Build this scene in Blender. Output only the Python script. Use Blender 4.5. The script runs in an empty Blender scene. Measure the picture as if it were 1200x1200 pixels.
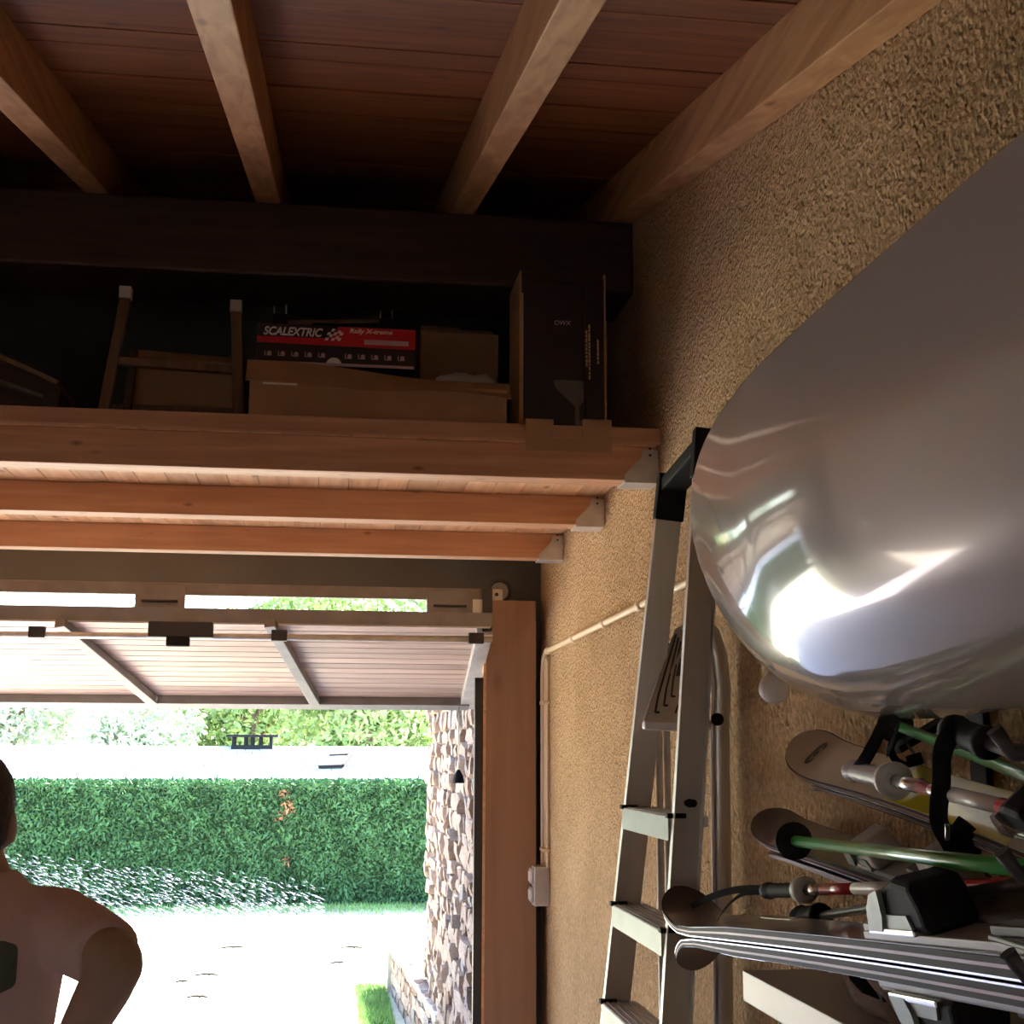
import bpy, bmesh, random
import numpy as np
from math import *
from mathutils import Vector as V, Matrix, noise
from mathutils.bvhtree import BVHTree

rnd = random.Random(7)
S = bpy.context.scene
COL = S.collection
# ------------------------------------------------------------------ camera
FPX = 1550.0
PITCH, YAW, ROLL = radians(10.24), radians(7.773), radians(-0.16)
CAMZ = 1.7
F0 = V((sin(YAW), cos(YAW), 0)); R0 = V((cos(YAW), -sin(YAW), 0)); Z0 = V((0, 0, 1))
FW = F0*cos(PITCH) + Z0*sin(PITCH); U0 = -F0*sin(PITCH) + Z0*cos(PITCH)
RT = R0*cos(ROLL) - U0*sin(ROLL); UP = U0*cos(ROLL) + R0*sin(ROLL)
cam = bpy.data.cameras.new('camera'); camo = bpy.data.objects.new('camera', cam); COL.objects.link(camo)
cam.sensor_width = 36; cam.lens = 36*FPX/1200; cam.clip_start = 0.02; cam.clip_end = 500
M3 = Matrix((RT, UP, -FW)).transposed()
camo.matrix_world = Matrix.Translation((0, 0, CAMZ)) @ M3.to_4x4()
S.camera = camo
# ------------------------------------------------------------------ sky, sun, exposure
w = bpy.data.worlds.new('sky'); S.world = w; w.use_nodes = True
nt = w.node_tree; bg = nt.nodes['Background']
sk = nt.nodes.new('ShaderNodeTexSky'); sk.sky_type = 'NISHITA'; sk.sun_disc = False
SUN_DIR = V((0.75, 0.69, 1.0)).normalized()          # towards the sun: beyond the hedge, to the right
sk.sun_elevation = asin(SUN_DIR.z); sk.sun_rotation = atan2(SUN_DIR.x, SUN_DIR.y)
sk.air_density = 1.0; sk.dust_density = 1.5
nt.links.new(sk.outputs[0], bg.inputs[0]); bg.inputs[1].default_value = 0.55
sl = bpy.data.lights.new('sun', 'SUN'); sl.energy = 24.0; sl.angle = radians(0.53); sl.color = (1, 0.94, 0.84)
so = bpy.data.objects.new('sun', sl); COL.objects.link(so)
so.location = SUN_DIR*30; so.rotation_euler = SUN_DIR.to_track_quat('Z', 'Y').to_euler()
vs = S.view_settings
S.display_settings.display_device = 'sRGB'
vs.view_transform = 'Standard'; vs.look = 'None'; vs.gamma = 1.0; vs.use_curve_mapping = False
vs.exposure = 1.43
cy = S.cycles
cy.max_bounces = 10; cy.diffuse_bounces = 8; cy.glossy_bounces = 4; cy.transmission_bounces = 6
cy.sample_clamp_indirect = 8.0; cy.caustics_reflective = False; cy.caustics_refractive = False
cy.use_denoising = True

# ------------------------------------------------------------------ helpers
def P(x, y, ax, v):
    "world point on the plane axis=v seen in direction (x, y) of the 1200 frame"
    d = FW + RT*((x-600)/FPX) + UP*((600-y)/FPX)
    o = V((0, 0, CAMZ)); t = (v - o[ax])/d[ax]
    return o + d*t

def nd(m, t, **k):
    n = m.node_tree.nodes.new(t)
    for a, b in k.items(): setattr(n, a, b)
    return n
def mat(name, col, rough=0.6, metal=0.0, var=0.12, scale=8.0, bump=0.0, bscale=60.0, coat=0.0, stretch=(1, 1, 1), trans=0.0, spec=0.5):
    m = bpy.data.materials.new(name); m.use_nodes = True
    b = m.node_tree.nodes['Principled BSDF']; L = m.node_tree.links.new
    tc = nd(m, 'ShaderNodeTexCoord'); mp = nd(m, 'ShaderNodeMapping'); mp.inputs['Scale'].default_value = stretch
    L(tc.outputs['Object'], mp.inputs[0])
    n = nd(m, 'ShaderNodeTexNoise'); n.inputs['Scale'].default_value = scale; n.inputs['Detail'].default_value = 5
    L(mp.outputs[0], n.inputs['Vector'])
    r = nd(m, 'ShaderNodeValToRGB'); c = V(col[:3])
    r.color_ramp.elements[0].position = 0.3; r.color_ramp.elements[1].position = 0.7
    r.color_ramp.elements[0].color = (*[max(0, x*(1-var)) for x in c], 1); r.color_ramp.elements[1].color = (*[min(1, x*(1+var)) for x in c], 1)
    L(n.outputs['Fac'], r.inputs[0]); L(r.outputs[0], b.inputs['Base Color'])
    b.inputs['Roughness'].default_value = rough; b.inputs['Metallic'].default_value = metal
    b.inputs['Coat Weight'].default_value = coat; b.inputs['Coat Roughness'].default_value = 0.06
    b.inputs['Specular IOR Level'].default_value = spec
    if trans: b.inputs['Transmission Weight'].default_value = trans
    if bump:
        n2 = nd(m, 'ShaderNodeTexNoise'); n2.inputs['Scale'].default_value = bscale; n2.inputs['Detail'].default_value = 4
        L(mp.outputs[0], n2.inputs['Vector'])
        bp = nd(m, 'ShaderNodeBump'); bp.inputs['Strength'].default_value = bump; bp.inputs['Distance'].default_value = 0.01
        L(n2.outputs['Fac'], bp.inputs['Height']); L(bp.outputs[0], b.inputs['Normal'])
    return m
def wood(name, c0, c1, axis=0, rough=0.55, knot=0.7, grain=14.0, coat=0.0, knots=1.6):
    "grain running along one axis, with dark knots"
    m = bpy.data.materials.new(name); m.use_nodes = True
    b = m.node_tree.nodes['Principled BSDF']; L = m.node_tree.links.new
    tc = nd(m, 'ShaderNodeTexCoord'); mp = nd(m, 'ShaderNodeMapping')
    oi = nd(m, 'ShaderNodeObjectInfo')
    st = [1.0, 1.0, 1.0]; st[axis] = 0.07; mp.inputs['Scale'].default_value = st
    ad = nd(m, 'ShaderNodeVectorMath', operation='ADD')
    mul = nd(m, 'ShaderNodeMath', operation='MULTIPLY'); mul.inputs[1].default_value = 37.0
    L(oi.outputs['Random'], mul.inputs[0]); L(tc.outputs['Object'], ad.inputs[0]); L(mul.outputs[0], ad.inputs[1])
    L(ad.outputs[0], mp.inputs[0])
    n = nd(m, 'ShaderNodeTexNoise'); n.inputs['Scale'].default_value = grain*2.2; n.inputs['Detail'].default_value = 6; n.inputs['Distortion'].default_value = 0.6
    L(mp.outputs[0], n.inputs['Vector'])
    r = nd(m, 'ShaderNodeValToRGB'); r.color_ramp.elements[0].position = 0.32; r.color_ramp.elements[1].position = 0.68
    r.color_ramp.elements[0].color = (*c0, 1); r.color_ramp.elements[1].color = (*c1, 1)
    L(n.outputs['Fac'], r.inputs[0])
    mp2 = nd(m, 'ShaderNodeMapping'); st2 = [1.0, 1.0, 1.0]; st2[axis] = 0.42; mp2.inputs['Scale'].default_value = st2
    L(ad.outputs[0], mp2.inputs[0])
    vo = nd(m, 'ShaderNodeTexVoronoi'); vo.inputs['Scale'].default_value = 5.0*knots; L(mp2.outputs[0], vo.inputs['Vector'])
    kr = nd(m, 'ShaderNodeValToRGB'); kr.color_ramp.elements[0].position = 0.03; kr.color_ramp.elements[1].position = 0.13
    kr.color_ramp.elements[0].color = (1-knot, (1-knot)*0.85, (1-knot)*0.8, 1); kr.color_ramp.elements[1].color = (1, 1, 1, 1)
    L(vo.outputs['Distance'], kr.inputs[0])
    mx = nd(m, 'ShaderNodeMix', data_type='RGBA', blend_type='MULTIPLY'); mx.inputs[0].default_value = 1.0
    L(r.outputs[0], mx.inputs[6]); L(kr.outputs[0], mx.inputs[7])
    hv = nd(m, 'ShaderNodeHueSaturation'); mr = nd(m, 'ShaderNodeMapRange'); mr.inputs[3].default_value = 0.85; mr.inputs[4].default_value = 1.12
    L(oi.outputs['Random'], mr.inputs[0]); L(mr.outputs[0], hv.inputs['Value']); L(mx.outputs[2], hv.inputs['Color'])
    L(hv.outputs[0], b.inputs['Base Color'])
    b.inputs['Roughness'].default_value = rough; b.inputs['Coat Weight'].default_value = coat
    bp = nd(m, 'ShaderNodeBump'); bp.inputs['Strength'].default_value = 0.25; bp.inputs['Distance'].default_value = 0.004
    L(n.outputs['Fac'], bp.inputs['Height']); L(bp.outputs[0], b.inputs['Normal'])
    return m
def stucco(name, c0, c1):
    m = bpy.data.materials.new(name); m.use_nodes = True
    b = m.node_tree.nodes['Principled BSDF']; L = m.node_tree.links.new
    tc = nd(m, 'ShaderNodeTexCoord')
    n = nd(m, 'ShaderNodeTexNoise'); n.inputs['Scale'].default_value = 58; n.inputs['Detail'].default_value = 5; n.inputs['Roughness'].default_value = 0.55
    L(tc.outputs['Object'], n.inputs['Vector'])
    big = nd(m, 'ShaderNodeTexNoise'); big.inputs['Scale'].default_value = 2.5; big.inputs['Detail'].default_value = 4
    L(tc.outputs['Object'], big.inputs['Vector'])
    mixf = nd(m, 'ShaderNodeMath', operation='MULTIPLY_ADD'); mixf.inputs[1].default_value = 0.35
    L(big.outputs['Fac'], mixf.inputs[0])
    sc = nd(m, 'ShaderNodeMath', operation='MULTIPLY'); sc.inputs[1].default_value = 0.65; L(n.outputs['Fac'], sc.inputs[0]); L(sc.outputs[0], mixf.inputs[2])
    r = nd(m, 'ShaderNodeValToRGB'); r.color_ramp.elements[0].position = 0.36; r.color_ramp.elements[1].position = 0.62
    r.color_ramp.elements[0].color = (*c0, 1); r.color_ramp.elements[1].color = (*c1, 1)
    L(mixf.outputs[0], r.inputs[0]); L(r.outputs[0], b.inputs['Base Color'])
    vo = nd(m, 'ShaderNodeTexVoronoi'); vo.inputs['Scale'].default_value = 95; L(tc.outputs['Object'], vo.inputs['Vector'])
    h = nd(m, 'ShaderNodeMath', operation='SUBTRACT'); L(n.outputs['Fac'], h.inputs[0])
    vm = nd(m, 'ShaderNodeMath', operation='MULTIPLY'); vm.inputs[1].default_value = 0.45; L(vo.outputs['Distance'], vm.inputs[0]); L(vm.outputs[0], h.inputs[1])
    bp = nd(m, 'ShaderNodeBump'); bp.inputs['Strength'].default_value = 1.0; bp.inputs['Distance'].default_value = 0.034
    L(h.outputs[0], bp.inputs['Height']); L(bp.outputs[0], b.inputs['Normal'])
    b.inputs['Roughness'].default_value = 0.95; b.inputs['Specular IOR Level'].default_value = 0.15
    return m

class MB:
    "collects shapes given in world coordinates and links them as ONE mesh object"
    def __init__(s): s.v = []; s.f = []; s.sm = []
    def add(s, vs_, fs, smooth=False):
        o = len(s.v); s.v += [V(a) for a in vs_]
        for f in fs: s.f.append([i+o for i in f]); s.sm.append(smooth)
        return s
    def box(s, x0, x1, y0, y1, z0, z1, bev=0.0):
        if bev: return s.frame_box(V(((x0+x1)/2, (y0+y1)/2, (z0+z1)/2)), V((1, 0, 0)), V((0, 1, 0)), V((0, 0, 1)), abs(x1-x0), abs(y1-y0), abs(z1-z0), bev)
        a = [(x, y, z) for z in (z0, z1) for y in (y0, y1) for x in (x0, x1)]
        return s.add(a, [(0, 2, 3, 1), (4, 5, 7, 6), (0, 1, 5, 4), (2, 6, 7, 3), (0, 4, 6, 2), (1, 3, 7, 5)])
    def frame_box(s, c, ax, ay, az, sx, sy, sz, bev=0.0):
        if bev:
            bm = bmesh.new(); bmesh.ops.create_cube(bm, size=1)
            for v in bm.verts: v.co = V((v.co.x*sx, v.co.y*sy, v.co.z*sz))
            bmesh.ops.bevel(bm, geom=bm.edges[:], offset=bev, segments=2, affect='EDGES', profile=0.6)
            bm.verts.ensure_lookup_table()
            s.add([c + ax*v.co.x + ay*v.co.y + az*v.co.z for v in bm.verts], [[v.index for v in f.verts] for f in bm.faces]); bm.free(); return s
        a = [c + ax*(sx*i/2) + ay*(sy*j/2) + az*(sz*k/2) for k in (-1, 1) for j in (-1, 1) for i in (-1, 1)]
        return s.add(a, [(0, 2, 3, 1), (4, 5, 7, 6), (0, 1, 5, 4), (2, 6, 7, 3), (0, 4, 6, 2), (1, 3, 7, 5)])
    def bar(s, p0, p1, wd, th, up=(0, 0, 1), bev=0.0):
        "rectangular bar; wd measured across, th along up"
        p0, p1 = V(p0), V(p1); d = p1-p0; l = d.length; d.normalize(); up = V(up)
        sd = d.cross(up).normalized(); u = sd.cross(d).normalized()
        return s.frame_box((p0+p1)/2, d, sd, u, l, wd, th, bev)
    def tube(s, pts, rad, n=10, cap=True, smooth=True, flat=1.0, up=(0, 0, 1)):
        pts = [V(p) for p in pts]; k = len(pts)
        rad = [rad]*k if not hasattr(rad, '__len__') else rad
        o = len(s.v); u = None; up = V(up)
        for i, p in enumerate(pts):
            t = (pts[min(i+1, k-1)] - pts[max(i-1, 0)]).normalized()
            if u is None:
                u = up - t*up.dot(t)
                if u.length < 0.05: u = V((1, 0, 0)) - t*t.x
                u.normalize()
            else:
                u = u - t*u.dot(t); u.normalize()
            q = t.cross(u)
            for j in range(n):
                a = 2*pi*j/n; s.v.append(p + u*(cos(a)*rad[i]*flat) + q*(sin(a)*rad[i]))
        for i in range(k-1):
            for j in range(n):
                s.f.append([o+i*n+j, o+i*n+(j+1) % n, o+(i+1)*n+(j+1) % n, o+(i+1)*n+j]); s.sm.append(smooth)
        if cap:
            s.f.append([o+j for j in range(n)][::-1]); s.sm.append(False)
            s.f.append([o+(k-1)*n+j for j in range(n)]); s.sm.append(False)
        return s
    def lathe(s, c, axis, prof, n=16, smooth=True):
        "prof = [(distance along axis, radius)]"
        c, axis = V(c), V(axis).normalized()
        return s.tube([c + axis*a for a, r in prof], [max(r, 1e-4) for a, r in prof], n, True, smooth)
    def prism(s, pts, d):
        "polygon pts extruded by vector d"
        pts = [V(p) for p in pts]; n = len(pts); d = V(d)
        return s.add(pts + [p+d for p in pts], [list(range(n))[::-1], [n+i for i in range(n)]] + [[i, (i+1) % n, n+(i+1) % n, n+i] for i in range(n)])
    def ball(s, c, rx, ry, rz, n=14, jit=0.0, seed=0):
        c = V(c); k = n//2; o = len(s.v)
        for i in range(k+1):
            th = pi*i/k
            for j in range(n):
                a = 2*pi*j/n; q = V((sin(th)*cos(a), sin(th)*sin(a), cos(th)))
                if jit: q *= 1 + jit*noise.noise(q*2.1 + V((seed, seed*1.7, 0)))
                s.v.append(c + V((q.x*rx, q.y*ry, q.z*rz)))
        for i in range(k):
            for j in range(n):
                s.f.append([o+i*n+j, o+(i+1)*n+j, o+(i+1)*n+(j+1) % n, o+i*n+(j+1) % n]); s.sm.append(True)
        return s
    def mesh(s, name, off=V((0, 0, 0))):
        me = bpy.data.meshes.new(name); me.from_pydata([tuple(v-off) for v in s.v], [], s.f)
        me.polygons.foreach_set('use_smooth', s.sm)
        bm = bmesh.new(); bm.from_mesh(me); bmesh.ops.recalc_face_normals(bm, faces=bm.faces[:]); bm.to_mesh(me); bm.free()
        return me
    def build(s, name, m, parent=None, label=None, sharp=True):
        if parent is None:
            lo = V((min(v.x for v in s.v)+max(v.x for v in s.v), min(v.y for v in s.v)+max(v.y for v in s.v), 2*min(v.z for v in s.v)))/2
        else: lo = wloc(parent)
        me = s.mesh(name, lo); me.materials.append(m)
        o = bpy.data.objects.new(name, me); COL.objects.link(o)
        if parent is None: o.location = lo
        else: o.parent = parent
        if label: o['label'] = label
        return o
def wloc(o):
    l = V((0, 0, 0))
    while o: l += o.location; o = o.parent
    return l
def thing(name, label, cat, loc, group=None):
    o = bpy.data.objects.new(name, None); COL.objects.link(o); o.location = loc; o.empty_display_size = 0.05
    o['label'] = label; o['category'] = cat
    if group: o['group'] = group
    return o
def tag(o, label, cat, group=None):
    o['label'] = label; o['category'] = cat
    if group: o['group'] = group
    return o
def struct(o, label=None, cat=None):
    o['kind'] = 'structure'
    if label: o['label'] = label
    if cat: o['category'] = cat
    return o
def raw(name, verts, faces, m, parent=None, kind=None, smooth=False):
    "large triangle soups from numpy arrays"
    off = np.array(wloc(parent)) if parent else np.zeros(3)
    me = bpy.data.meshes.new(name); nv, nf = len(verts), len(faces); k = faces.shape[1]
    me.vertices.add(nv); me.vertices.foreach_set('co', (verts-off).astype(np.float32).ravel())
    me.loops.add(nf*k); me.loops.foreach_set('vertex_index', faces.astype(np.int32).ravel())
    me.polygons.add(nf); me.polygons.foreach_set('loop_start', np.arange(0, nf*k, k, dtype=np.int32))
    me.update(calc_edges=True); me.validate(); me.materials.append(m)
    o = bpy.data.objects.new(name, me); COL.objects.link(o)
    if parent: o.parent = parent
    if kind: o['kind'] = kind
    return o
def text(name, body, size, origin, xdir, ydir, m, parent, shear=0.0, bold=0.0, width=None, ext=0.0006):
    c = bpy.data.curves.new(name, 'FONT'); c.body = body; c.size = size; c.shear = shear; c.offset = bold; c.extrude = ext
    tmp = bpy.data.objects.new(name, c); COL.objects.link(tmp)
    dg = bpy.context.evaluated_depsgraph_get(); me = bpy.data.meshes.new_from_object(tmp.evaluated_get(dg))
    bpy.data.objects.remove(tmp)
    xs = [v.co.x for v in me.vertices]; sx = width/(max(xs)-min(xs)) if width else 1.0; x0 = min(xs)
    X = V(xdir).normalized(); Yv = V(ydir).normalized(); N = X.cross(Yv).normalized(); off = wloc(parent); O = V(origin)
    for v in me.vertices: v.co = O + X*((v.co.x-x0)*sx) + Yv*v.co.y + N*v.co.z - off
    me.materials.clear(); me.materials.append(m)
    o = bpy.data.objects.new(name, me); COL.objects.link(o); o.parent = parent
    return o

# ------------------------------------------------------------------ materials
M = {}
M['stucco'] = stucco('ochre_roughcast', (0.53, 0.335, 0.165), (0.79, 0.55, 0.31))
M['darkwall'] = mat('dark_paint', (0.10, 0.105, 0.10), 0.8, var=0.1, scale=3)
M['floor'] = mat('concrete_floor', (0.66, 0.63, 0.71), 0.28, var=0.08, scale=3, bump=0.05, bscale=20)
M['plain'] = mat('plaster', (0.80, 0.74, 0.66), 0.9, var=0.08, scale=2)
M['pineX'] = wood('pine_along_x', (0.50, 0.25, 0.125), (0.64, 0.35, 0.19), 0, knot=0.6, knots=2.4)
M['pineY'] = wood('pine_along_y', (0.60, 0.32, 0.14), (0.78, 0.48, 0.25), 1, knot=0.6)
M['rafterY'] = wood('rafter_along_y', (0.38, 0.185, 0.075), (0.57, 0.32, 0.145), 1, knot=0.6)
M['ceilX'] = wood('stained_plank', (0.15, 0.042, 0.008), (0.25, 0.080, 0.015), 0, knot=0.5, rough=0.6)
M['beam'] = wood('dark_beam', (0.042, 0.021, 0.014), (0.072, 0.037, 0.024), 0, knot=0.5)
M['slat'] = wood('door_slat', (0.46, 0.33, 0.25), (0.62, 0.48, 0.38), 0, knot=0.35, rough=0.35)
M['casing'] = wood('casing_board', (0.27, 0.15, 0.085), (0.33, 0.19, 0.112), 2, knot=0.2, grain=6, knots=0.8)
M['steel'] = mat('galvanised', (0.62, 0.60, 0.56), 0.45, 0.6, var=0.15, scale=14)
M['rail'] = mat('door_rail', (0.28, 0.265, 0.245), 0.5, 0.35, var=0.15, scale=9)
M['dksteel'] = mat('dark_steel', (0.06, 0.055, 0.05), 0.5, 0.4)
M['alu'] = mat('aluminium', (0.60, 0.57, 0.52), 0.38, 0.75, var=0.06, scale=4, stretch=(8, 8, 0.5))
M['tread'] = mat('tread_alu', (0.72, 0.71, 0.74), 0.5, 0.3, var=0.06)
M['black'] = mat('black_plastic', (0.009, 0.009, 0.010), 0.65, spec=0.2)
M['oldwood'] = wood('old_dark_wood', (0.13, 0.07, 0.04), (0.21, 0.12, 0.07), 2, knot=0.3)
M['web'] = mat('black_webbing', (0.010, 0.010, 0.011), 0.95, spec=0.1)
M['grey'] = mat('grey_plastic', (0.36, 0.345, 0.34), 0.4)
M['ltgrey'] = mat('light_grey_plastic', (0.50, 0.49, 0.47), 0.45)
M['cream'] = mat('cream_pipe', (0.74, 0.58, 0.36), 0.45, var=0.05)
M['white'] = mat('white_laminate', (0.86, 0.85, 0.82), 0.4, var=0.03)
M['milk'] = mat('milky_glass', (0.92, 0.90, 0.86), 0.25, var=0.02)
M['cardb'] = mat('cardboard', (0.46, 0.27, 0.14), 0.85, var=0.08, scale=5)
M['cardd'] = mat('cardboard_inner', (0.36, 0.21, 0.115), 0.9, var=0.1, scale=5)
M['red'] = mat('red_print', (0.62, 0.02, 0.03), 0.4, var=0.05)
M['ink'] = mat('black_print', (0.03, 0.02, 0.025), 0.4)
M['paper'] = mat('white_print', (0.85, 0.82, 0.76), 0.6, var=0.03)
M['pinkp'] = mat('pink_print', (0.62, 0.42, 0.45), 0.6, var=0.03)
M['gold'] = mat('gold_print', (0.62, 0.42, 0.16), 0.6, var=0.2, scale=60)
M['greyp'] = mat('grey_print', (0.16, 0.14, 0.13), 0.6)
M['green'] = mat('green_lacquer', (0.03, 0.30, 0.035), 0.28, var=0.1, coat=0.4)
M['redl'] = mat('red_lacquer', (0.50, 0.025, 0.03), 0.25, var=0.08, coat=0.4)
M['silver'] = mat('silver_lacquer', (0.66, 0.62, 0.60), 0.22, 0.8, var=0.06)
M['whitel'] = mat('white_lacquer', (0.70, 0.63, 0.58), 0.35, var=0.05)
M['yellow'] = mat('yellow_print', (0.62, 0.50, 0.02), 0.3, var=0.08, coat=0.3)
M['skibeige'] = mat('beige_topsheet', (0.46, 0.37, 0.27), 0.35, var=0.05, coat=0.3)
M['skidark'] = mat('dark_topsheet', (0.075, 0.055, 0.05), 0.3, var=0.3, scale=5, coat=0.4)
M['skiolive'] = mat('olive_topsheet', (0.10, 0.095, 0.03), 0.3, var=0.4, scale=6, coat=0.3)
M['skibase'] = mat('ski_base', (0.03, 0.03, 0.035), 0.3, var=0.2)
M['skiside'] = mat('ski_sidewall', (0.050, 0.042, 0.040), 0.55, var=0.2, spec=0.1)
M['skiwhite'] = mat('white_sidewall', (0.62, 0.57, 0.50), 0.35, var=0.05)
M['edge'] = mat('ski_edge', (0.75, 0.73, 0.72), 0.25, 0.9)
M['copper'] = mat('copper_print', (0.34, 0.12, 0.07), 0.35, var=0.2)
M['bindgreen'] = mat('silver_green_metal', (0.27, 0.305, 0.265), 0.45, 0.3)
M['bag'] = mat('brown_cloth', (0.13, 0.075, 0.05), 0.95, var=0.3, scale=20, bump=0.4, bscale=90)
M['cordm'] = mat('cord', (0.24, 0.15, 0.10), 0.9)
M['board'] = mat('grey_gelcoat', (0.40, 0.36, 0.325), 0.22, var=0.02, scale=2, coat=1.0)
M['boardline'] = mat('board_line', (0.50, 0.44, 0.38), 0.3)
M['shirt'] = mat('pink_cotton', (0.74, 0.56, 0.53), 0.9, var=0.06, bump=0.2, bscale=30)
M['skin'] = mat('skin', (0.46, 0.32, 0.23), 0.55, var=0.06)
M['hair'] = mat('dark_hair', (0.03, 0.02, 0.015), 0.7, var=0.4, scale=90, bump=0.6, bscale=160)
M['shorts'] = mat('navy_cloth', (0.05, 0.06, 0.10), 0.9)
M['patch'] = mat('dark_print', (0.10, 0.12, 0.10), 0.9)
M['stoneA'] = mat('sandstone', (0.33, 0.235, 0.185), 0.9, var=0.25, scale=9, bump=0.7, bscale=25)
M['stoneB'] = mat('pale_stone', (0.38, 0.29, 0.24), 0.9, var=0.25, scale=9, bump=0.7, bscale=25)
M['stoneC'] = mat('grey_stone', (0.25, 0.215, 0.20), 0.9, var=0.25, scale=9, bump=0.7, bscale=25)
M['stoneD'] = mat('brown_stone', (0.22, 0.135, 0.095), 0.9, var=0.3, scale=9, bump=0.7, bscale=25)
M['mortar'] = mat('mortar', (0.20, 0.15, 0.12), 0.95, var=0.2, scale=12)
M['cap'] = mat('cap_slab', (0.66, 0.62, 0.56), 0.8, var=0.08)
M['lawn'] = mat('dry_lawn', (0.50, 0.49, 0.37), 0.95, var=0.18, scale=3, bump=0.3, bscale=40)
M['blade'] = mat('shade_grass_blade', (0.20, 0.36, 0.10), 0.8, var=0.3, scale=2)  # shade put into greener blades, laid only on shadowed lawn
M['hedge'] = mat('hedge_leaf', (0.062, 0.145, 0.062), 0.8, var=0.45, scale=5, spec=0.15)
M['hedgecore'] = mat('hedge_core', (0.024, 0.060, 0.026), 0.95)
M['hedgedead'] = mat('dead_leaf', (0.34, 0.17, 0.09), 0.9, var=0.3)
M['leaf'] = mat('tree_leaf', (0.25, 0.36, 0.12), 0.6, var=0.45, scale=1.5)
M['leafglare'] = mat('glare_pale_leaf', (0.38, 0.46, 0.34), 0.6, var=0.45, scale=1.2)  # overexposed glare put into the leaf colour as paleness
M['bark'] = mat('bark', (0.20, 0.14, 0.10), 0.95, var=0.3, bump=0.6, bscale=30)
M['slate'] = mat('pale_slate', (0.50, 0.51, 0.54), 0.7, var=0.12, scale=3)
M['housew'] = mat('house_wall', (0.60, 0.52, 0.48), 0.9)
M['roofred'] = mat('red_roof', (0.50, 0.28, 0.22), 0.85, var=0.2)
M['pane'] = mat('window_pane', (0.05, 0.06, 0.08), 0.1)
M['water'] = mat('water_drop', (0.42, 0.47, 0.58), 0.25, var=0.02, trans=0.5)
M['near_black'] = mat('near_black', (0.012, 0.012, 0.014), 0.9)  # flat near-black for the chimney parts and roof window bars
M['twig'] = mat('dry_twig', (0.022, 0.018, 0.013), 0.95)
M['ladlabel'] = mat('dark_sticker', (0.05, 0.05, 0.055), 0.5, var=0.5, scale=90)

# ================================================================== SETTING
WX, WY = 1.05, 6.60          # inner faces of the side wall and of the door wall
XL, YB = -2.60, -2.0
SLOPE = 0.238
def roofz(y): return 3.59 - SLOPE*(4.45-y)         # underside of the rafters
o = MB().box(WX, WX+0.25, YB, 6.80, -0.5, 4.6).build('wall_right', M['stucco']); struct(o, 'ochre roughcast side wall behind ladder and skis')
o = MB().box(XL-0.2, XL, YB, 6.80, -0.5, 4.6).build('wall_left', M['plain']); struct(o, 'plain plaster side wall out of view')
BW = (-1.25, -0.35, 0.85, 1.50)                           # unseen window added behind the camera to brighten the man and loft
mb = MB(); mb.box(XL-0.2, BW[0], YB-0.2, YB, -0.5, 4.6); mb.box(BW[1], WX+0.25, YB-0.2, YB, -0.5, 4.6); mb.box(BW[0], BW[1], YB-0.2, YB, -0.5, BW[2]); mb.box(BW[0], BW[1], YB-0.2, YB, BW[3], 4.6)
o = mb.build('wall_back', M['plain']); struct(o, 'plain plaster back wall with an added window, out of view')
mb = MB(); f_ = 0.06
mb.box(BW[0], BW[1], YB-0.12, YB-0.06, BW[2], BW[2]+f_); mb.box(BW[0], BW[1], YB-0.12, YB-0.06, BW[3]-f_, BW[3])
for x_ in (BW[0], (BW[0]+BW[1])/2-f_/2, BW[1]-f_): mb.box(x_, x_+f_, YB-0.12, YB-0.06, BW[2], BW[3])
win = mb.build('window_added', M['white']); struct(win, 'white framed window added to light the room from behind, out of view')
gm = bpy.data.materials.new('clear_pane'); gm.use_nodes = True; gm.node_tree.nodes.clear()
tr_, gl_, mx_, fr_, ou_ = (nd(gm, t) for t in ('ShaderNodeBsdfTransparent', 'ShaderNodeBsdfGlossy', 'ShaderNodeMixShader', 'ShaderNodeFresnel', 'ShaderNodeOutputMaterial'))
gl_.inputs['Roughness'].default_value = 0.02
for a_, b_ in ((fr_.outputs[0], mx_.inputs[0]), (tr_.outputs[0], mx_.inputs[1]), (gl_.outputs[0], mx_.inputs[2]), (mx_.outputs[0], ou_.inputs[0])): gm.node_tree.links.new(a_, b_)
for x0_, x1_ in ((BW[0]+f_, (BW[0]+BW[1])/2-f_/2), ((BW[0]+BW[1])/2+f_/2, BW[1]-f_)):
    MB().box(x0_, x1_, YB-0.093, YB-0.087, BW[2]+f_, BW[3]-f_).build('pane', gm, win)
o = MB().box(-30, 30, -40, YB-0.2, -0.6, -0.05).build('ground_bounce', M['cap']); struct(o, 'unseen ground added behind the garage to bounce light')  # unseen ground, added so light bounces up to the back window
OX0, OX1, OZ = -2.12, 0.77, 2.47
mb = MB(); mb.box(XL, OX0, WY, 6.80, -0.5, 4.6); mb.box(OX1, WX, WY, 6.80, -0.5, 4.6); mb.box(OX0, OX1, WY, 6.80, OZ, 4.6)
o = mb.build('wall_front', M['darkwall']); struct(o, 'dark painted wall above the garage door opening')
o = MB().box(XL, WX, YB, 8.0, -0.12, 0.0).build('floor', M['floor']); struct(o, 'smooth grey concrete garage floor')
ceil = MB().prism([(XL-0.2, YB-0.2, roofz(YB-0.2)+0.215), (XL-0.2, 7.4, roofz(7.4)+0.215), (XL-0.2, 7.4, roofz(7.4)+0.33), (XL-0.2, YB-0.2, roofz(YB-0.2)+0.33)], (WX-XL+0.5, 0, 0)).build('ceiling', M['ceilX'])
struct(ceil, 'sloping timber roof of red brown planks on rafters')
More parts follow.
